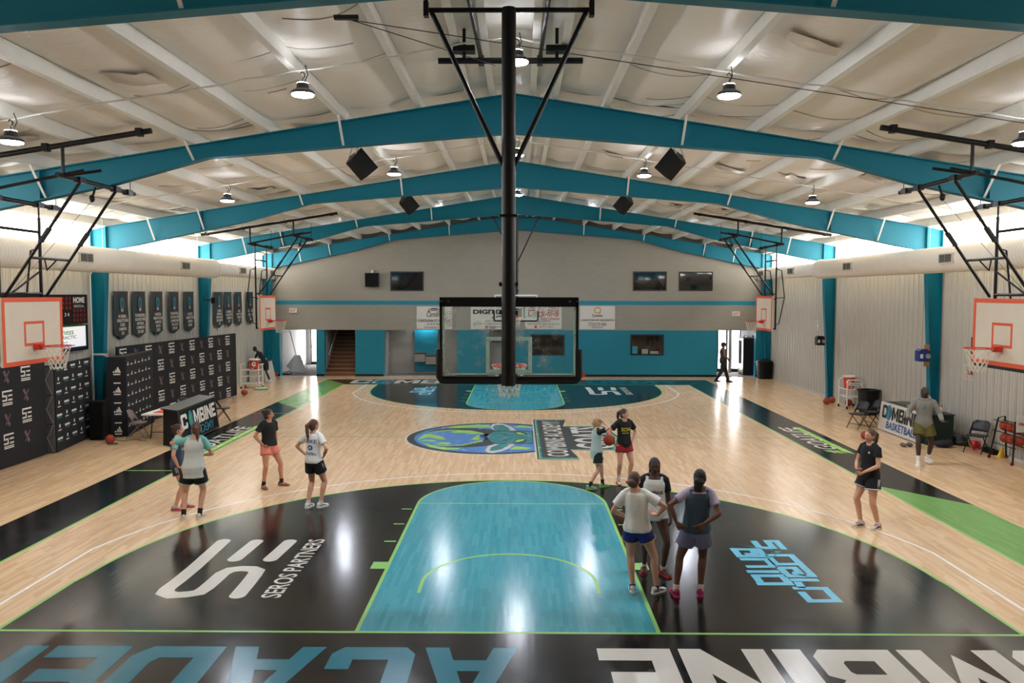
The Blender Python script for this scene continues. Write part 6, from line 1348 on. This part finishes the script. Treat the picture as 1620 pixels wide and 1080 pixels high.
        me = bpy.data.meshes.new('lettering'); tb.to_mesh(me); tb.free(); me.materials.append(mat('print_%d_%d_%d' % col, col, .7)); o = bpy.data.objects.new('lettering', me); COL.objects.link(o); o.parent = shirt
    return root, sp_pt, arms
def P(x, y): v = Gz(x, y); return (v.x, v.y, 0)
hipR = ((.205, .02, 1.0), (1, -.55, .1), (-.75, .35, -.55), (-.2, -.2, 1), .5)
hipL = ((-.205, .02, 1.0), (-1, -.55, .1), (.75, .35, -.55), (.2, -.2, 1), .5)
backR = ((.175, -.15, 1.02), (1, -.35, .1), (-.85, -.15, -.5), (0, .9, .2), .3)
backL = ((-.175, -.15, 1.02), (-1, -.35, .1), (.85, -.15, -.5), (0, .9, .2), .3)
MINT, SLATE = (120, 186, 176), (62, 76, 92)
person((-6.22, 5.30, 0), R_(-78), 1.60, 'person in slate vest with mint sleeves, hand on hip, facing right on the left', dict(skin='light', hair=(58, 36, 28), style='bun', bunsize=.9, top=SLATE, sleevecol=MINT, sleeve=.55, hem=.83, bottom=(40, 44, 54), shortlen=.42, sidestripe=(210, 208, 204), sock=(200, 190, 185), sockh=.08, shoe=(176, 170, 172), sole=(224, 110, 90), acc=None, shoeacc=(200, 80, 110), armR=((.20, .04, .90), (1, -.6, 0), (-.5, .55, -.6), (-.2, -.2, 1), .5), armL=((-.14, .22, 1.15), (-.6, .2, -.8), (.6, .5, .5), (0, -1, 0), .4), text=[('C MBINE', 1.22, .22, .05, (235, 235, 232), 'front', {})], legR=((.11, -.05), -6, 0), legL=((-.10, .08), 8, 0)))
person((-5.72, 4.66, 0), R_(4), 1.74, 'person in long pale grey vest with mint sleeves, back turned, elbow raised', dict(skin='light', hair=(84, 56, 40), style='pony', ponylen=.26, headpitch=-4, headyaw=18, hipx=.05, lean=(.04, 0), top=(204, 206, 198), sleevecol=MINT, sleeve=.6, hem=.74, flare=.03, bottom=(20, 20, 22), shortlen=.60, short_r=.118, shorttrim=MINT, sock=(20, 20, 22), sockh=.24, shoe=(196, 186, 166), sole=(206, 200, 186), armL=((-.20, .28, 1.33), (-1, -.2, -.15), (.9, .4, .1), (0, -.3, -1), .5), armR=((.17, .24, 1.08), (1, -.5, -.3), (-.9, .3, .3), (0, -.3, -1), .5), legR=((.13, .02), -10, 0), legL=((-.12, -.05), 22, 0)))
person((-5.07, 7.02, 0), R_(-128), 1.63, 'person in black tee and peach shorts, one hand on hip', dict(skin='tan', hair=(46, 30, 24), style='bun', bunsize=.85, headyaw=52, top=(22, 22, 24), sleeve=.6, hem=.91, bottom=(226, 132, 112), shortlen=.40, short_r=.116, sock=(20, 20, 22), sockh=.2, shoe=(150, 60, 96), sole=(150, 110, 80), shoeacc=(200, 196, 60), armR=((.19, .06, .96), (1, -.6, 0), (-.6, .5, -.5), (-.2, -.2, 1), .6), armL=((-.24, -.06, .86), (-.5, -1, 0), (0, .25, -1), (1, .2, 0), .4), legR=((.16, .02), -14, 0), legL=((-.24, .10), 26, 0)))
person((-3.72, 5.46, 0), R_(-22), 1.67, 'person in white printed tee and black shorts, back turned, hands on hips', dict(skin='light', hair=(92, 58, 38), style='pony', ponylen=.36, headyaw=-22, top=(234, 232, 225), sleeve=.62, hem=.87, bottom=(20, 20, 22), shortlen=.50, sidestripe=(225, 225, 222), sock=(215, 210, 205), sockh=.12, shoe=(228, 226, 220), sole=(236, 234, 228), shoeacc=(70, 72, 78), armR=hipR, armL=hipL, text=[('DUKE', 1.30, .26, .07, (40, 66, 120), 'back', {}), ('BASKETBALL', 1.06, .25, .05, (40, 66, 120), 'back', {}), ('O', 1.18, .11, .10, (36, 92, 168), 'back', dict(bold=.08))], legR=((.10, .05), -14, 0), legL=((-.11, -.06), 4, 0)))
person((1.74, 6.98, 0), R_(-72), 1.47, 'person in pale grey vest over black tee, hands raised to the head', dict(skin='light', slim=.92, hair=(176, 140, 92), style='bun', lowbun=1, bunsize=.8, headpitch=-4, headyaw=-8, top=(168, 182, 178), sleevecol=(22, 22, 25), sleeve=.62, hem=.72, flare=.035, bottom=(26, 28, 30), shortlen=.62, short_r=.125, shorttrim=(190, 196, 192), sock=(20, 20, 22), sockh=.26, shoe=(118, 176, 140), sole=(120, 190, 110), shoeacc=(226, 140, 70), armR=((.10, .13, 1.60), (1, .7, .1), (-.6, -.4, .5), (-.5, -1, 0), .4), armL=((-.17, .14, 1.58), (-1, .9, .0), (.5, -.4, .5), (.5, -1, 0), .4), legR=((.09, -.22), -8, .02), legL=((-.08, .20), 8, 0)))
P6 = person((2.36, 7.42, 0), R_(197), 1.60, 'person in black tee with yellow letters and red shorts, ball on hip', dict(skin='light', hair=(52, 34, 26), style='pony', ponylen=.24, headyaw=42, top=(22, 22, 24), sleeve=.66, hem=.84, bottom=(160, 30, 38), shortlen=.40, sock=(226, 222, 214), sockh=.32, shoe=(222, 218, 212), sole=(150, 40, 44), shoeacc=(150, 40, 44), armR=((.30, .10, .98), (1, -.5, 0), (-.2, .6, -.5), (-1, .2, 0), .7), armL=((-.20, .03, .98), (-1, -.7, 0), (.6, .3, -.6), (.2, -.2, 1), .5), text=[('SON', 1.25, .22, .085, (214, 200, 60), 'front', {}), ('BASKETBALL', 1.17, .17, .022, (214, 200, 60), 'front', {})], legR=((.13, 0), -10, 0), legL=((-.12, .02), 10, 0)))
person((2.08, 2.02, 0), R_(172), 1.68, 'person in white lettered vest over black tee, facing the camera', dict(skin='dark', hair=(22, 18, 17), style='braids', headpitch=-6, top=(226, 226, 220), sleevecol=(24, 24, 26), sleeve=.62, hem=.80, bottom=(190, 190, 186), shortlen=.20, short_r=.115, sock=(226, 222, 214), sockh=.10, shoe=(34, 26, 28), sole=(190, 50, 48), shoeacc=(150, 40, 44), armR=((.21, .10, .98), (1, -.5, 0), (-.4, .5, -.6), (-.2, -.2, 1), .5), armL=((-.25, .02, .84), (-.4, -1, 0), (.05, .15, -1), (1, .2, 0), .5), text=[('C MBINE', 1.22, .25, .05, (36, 48, 52), 'front', {}), ('ACADEMY', 1.165, .17, .025, (60, 140, 150), 'front', {})], legR=((.13, -.06), -8, 0), legL=((-.14, .02), 34, 0)))
person((1.80, 1.27, 0), R_(-10), 1.64, 'person in plain white tee and blue yellow-edged shorts, back turned', dict(skin='light', hair=(84, 54, 36), style='bun', lowbun=1, bunsize=1.35, headyaw=-20, top=(236, 234, 228), sleeve=.66, sleeve_r=.074, hem=.88, flare=.03, hipx=-.07, lean=(-.03, 0), bottom=(28, 42, 120), shortlen=.36, short_r=.115, shorttrim=(210, 170, 60), sock=(60, 62, 80), sockh=.06, shoe=(222, 224, 226), sole=(236, 236, 232), shoeacc=(50, 66, 110), armL=((-.215, .08, 1.04), (-1, -.4, 0), (.7, .5, -.4), (.2, -.2, 1), .5), armR=((.205, .12, 1.08), (1, -.4, -.1), (-.8, .4, .1), (-.2, -.2, 1), .5), legR=((.20, .02), -42, 0), legL=((-.13, .0), 6, 0)))
person((2.40, 1.16, 0), R_(-8), 1.71, 'person in slate vest with lavender sleeves, back turned, hands on lower back', dict(skin='brown', hair=(18, 15, 15), style='braidbun', hipx=.09, lean=(.03, 0), headyaw=-16, top=(58, 76, 92), sleevecol=(172, 162, 186), sleeve=.60, sleeve_r=.070, hem=.87, flare=.015, bottom=(118, 118, 150), shortlen=.50, short_r=.122, sidestripe=(196, 190, 206), sock=(228, 225, 218), sockh=.16, shoe=(190, 40, 116), sole=(214, 70, 120), shoeacc=(120, 30, 90), armR=backR, armL=backL, legR=((.16, .04), -6, 0), legL=((-.16, -.02), 14, 0)))
person((6.17, 4.28, 0), R_(112), 1.72, 'person all in black with white-striped shorts, hands together, standing on the right', dict(skin='light', hair=(88, 60, 44), style='pony', ponylen=.26, top=(18, 18, 20), sleeve=.50, hem=.84, bottom=(18, 18, 20), shortlen=.48, short_r=.122, shorttrim=(225, 225, 222), sidestripe=(225, 225, 222), sock=(230, 226, 220), sockh=.12, shoe=(216, 178, 176), sole=(226, 232, 196), shoeacc=(30, 28, 30), armR=((.06, .24, 1.04), (1, -.7, -.5), (-.8, .3, -.1), (0, -.3, 1), .7), armL=((-.09, .22, 1.00), (-1, -.7, -.5), (.6, .4, -.5), (.3, -.3, 1), .7), text=[('o', 1.32, .03, .04, (225, 225, 222), 'front', dict(bold=.05, dx=.08))], legR=((.10, .07), -6, 0), legL=((-.11, -.10), 12, 0)))
person((9.76, 9.52, 0), R_(158), 1.82, 'person in grey hoodie and olive shorts, palms spread, walking by the right wall', dict(male=1, skin='deep', hair=(20, 17, 16), style='short', hairscale=.985, top=(128, 126, 120), longsleeve=1, hood=1, shrug=-.012, hem=.80, flare=.012, bottom=(92, 88, 40), shortlen=.62, short_r=.125, sock=(232, 230, 224), sockh=.30, shoe=(228, 226, 220), sole=(236, 234, 228), armR=((.34, .24, 1.02), (.4, -1, -.5), (.35, .9, .0), (0, -.2, 1), .3), armL=((-.34, .24, 1.00), (-.4, -1, -.5), (-.35, .9, .0), (0, -.2, 1), .3), text=[('A', 1.27, .07, .09, (40, 120, 130), 'front', dict(bold=.05))], legR=((.10, .22), -6, 0), legL=((-.12, -.14), 18, .02)))
person((9.42, 26.75, 0), R_(-88), 1.83, 'person in dark sleeveless top and cap walking past the far right doorway', dict(male=1, skin='brown', hair=(24, 20, 18), style='short', cap=1, top=(44, 44, 42), sleeveless=1, hem=.82, bottom=(24, 25, 28), trousers=1, sock=(30, 30, 32), shoe=(26, 26, 28), sole=(40, 40, 42), armR=((.20, .16, 1.02), (.8, -1, 0), (-.2, .5, -.7), (-1, .2, 0), .5), armL=((-.25, .06, .88), (-.4, -1, 0), (0, .2, -1), (1, .2, 0), .4), legR=((.09, -.30), -4, .03), legL=((-.09, .26), 4, 0)))
person((-11.30, 26.2, 0), R_(76), 1.62, 'person in black leaning over a table by the far left corner', dict(skin='deep', slim=.9, hair=(18, 16, 15), style='short', lean=(0, .34), headoff=(0, .06), headpitch=-20, top=(20, 21, 24), sleeve=.6, hem=.88, bottom=(18, 18, 20), shortlen=.66, short_r=.118, sock=(228, 226, 220), sockh=.16, shoe=(226, 226, 222), sole=(236, 236, 232), armR=((.18, .62, .90), (.8, -.4, -.5), (-.1, 1, -.1), (0, 0, -1), .2), armL=((-.18, .60, .90), (-.8, -.4, -.5), (.1, 1, -.1), (0, 0, -1), .2), legR=((.09, -.14), -4, 0), legL=((-.09, -.30), 4, .02)))
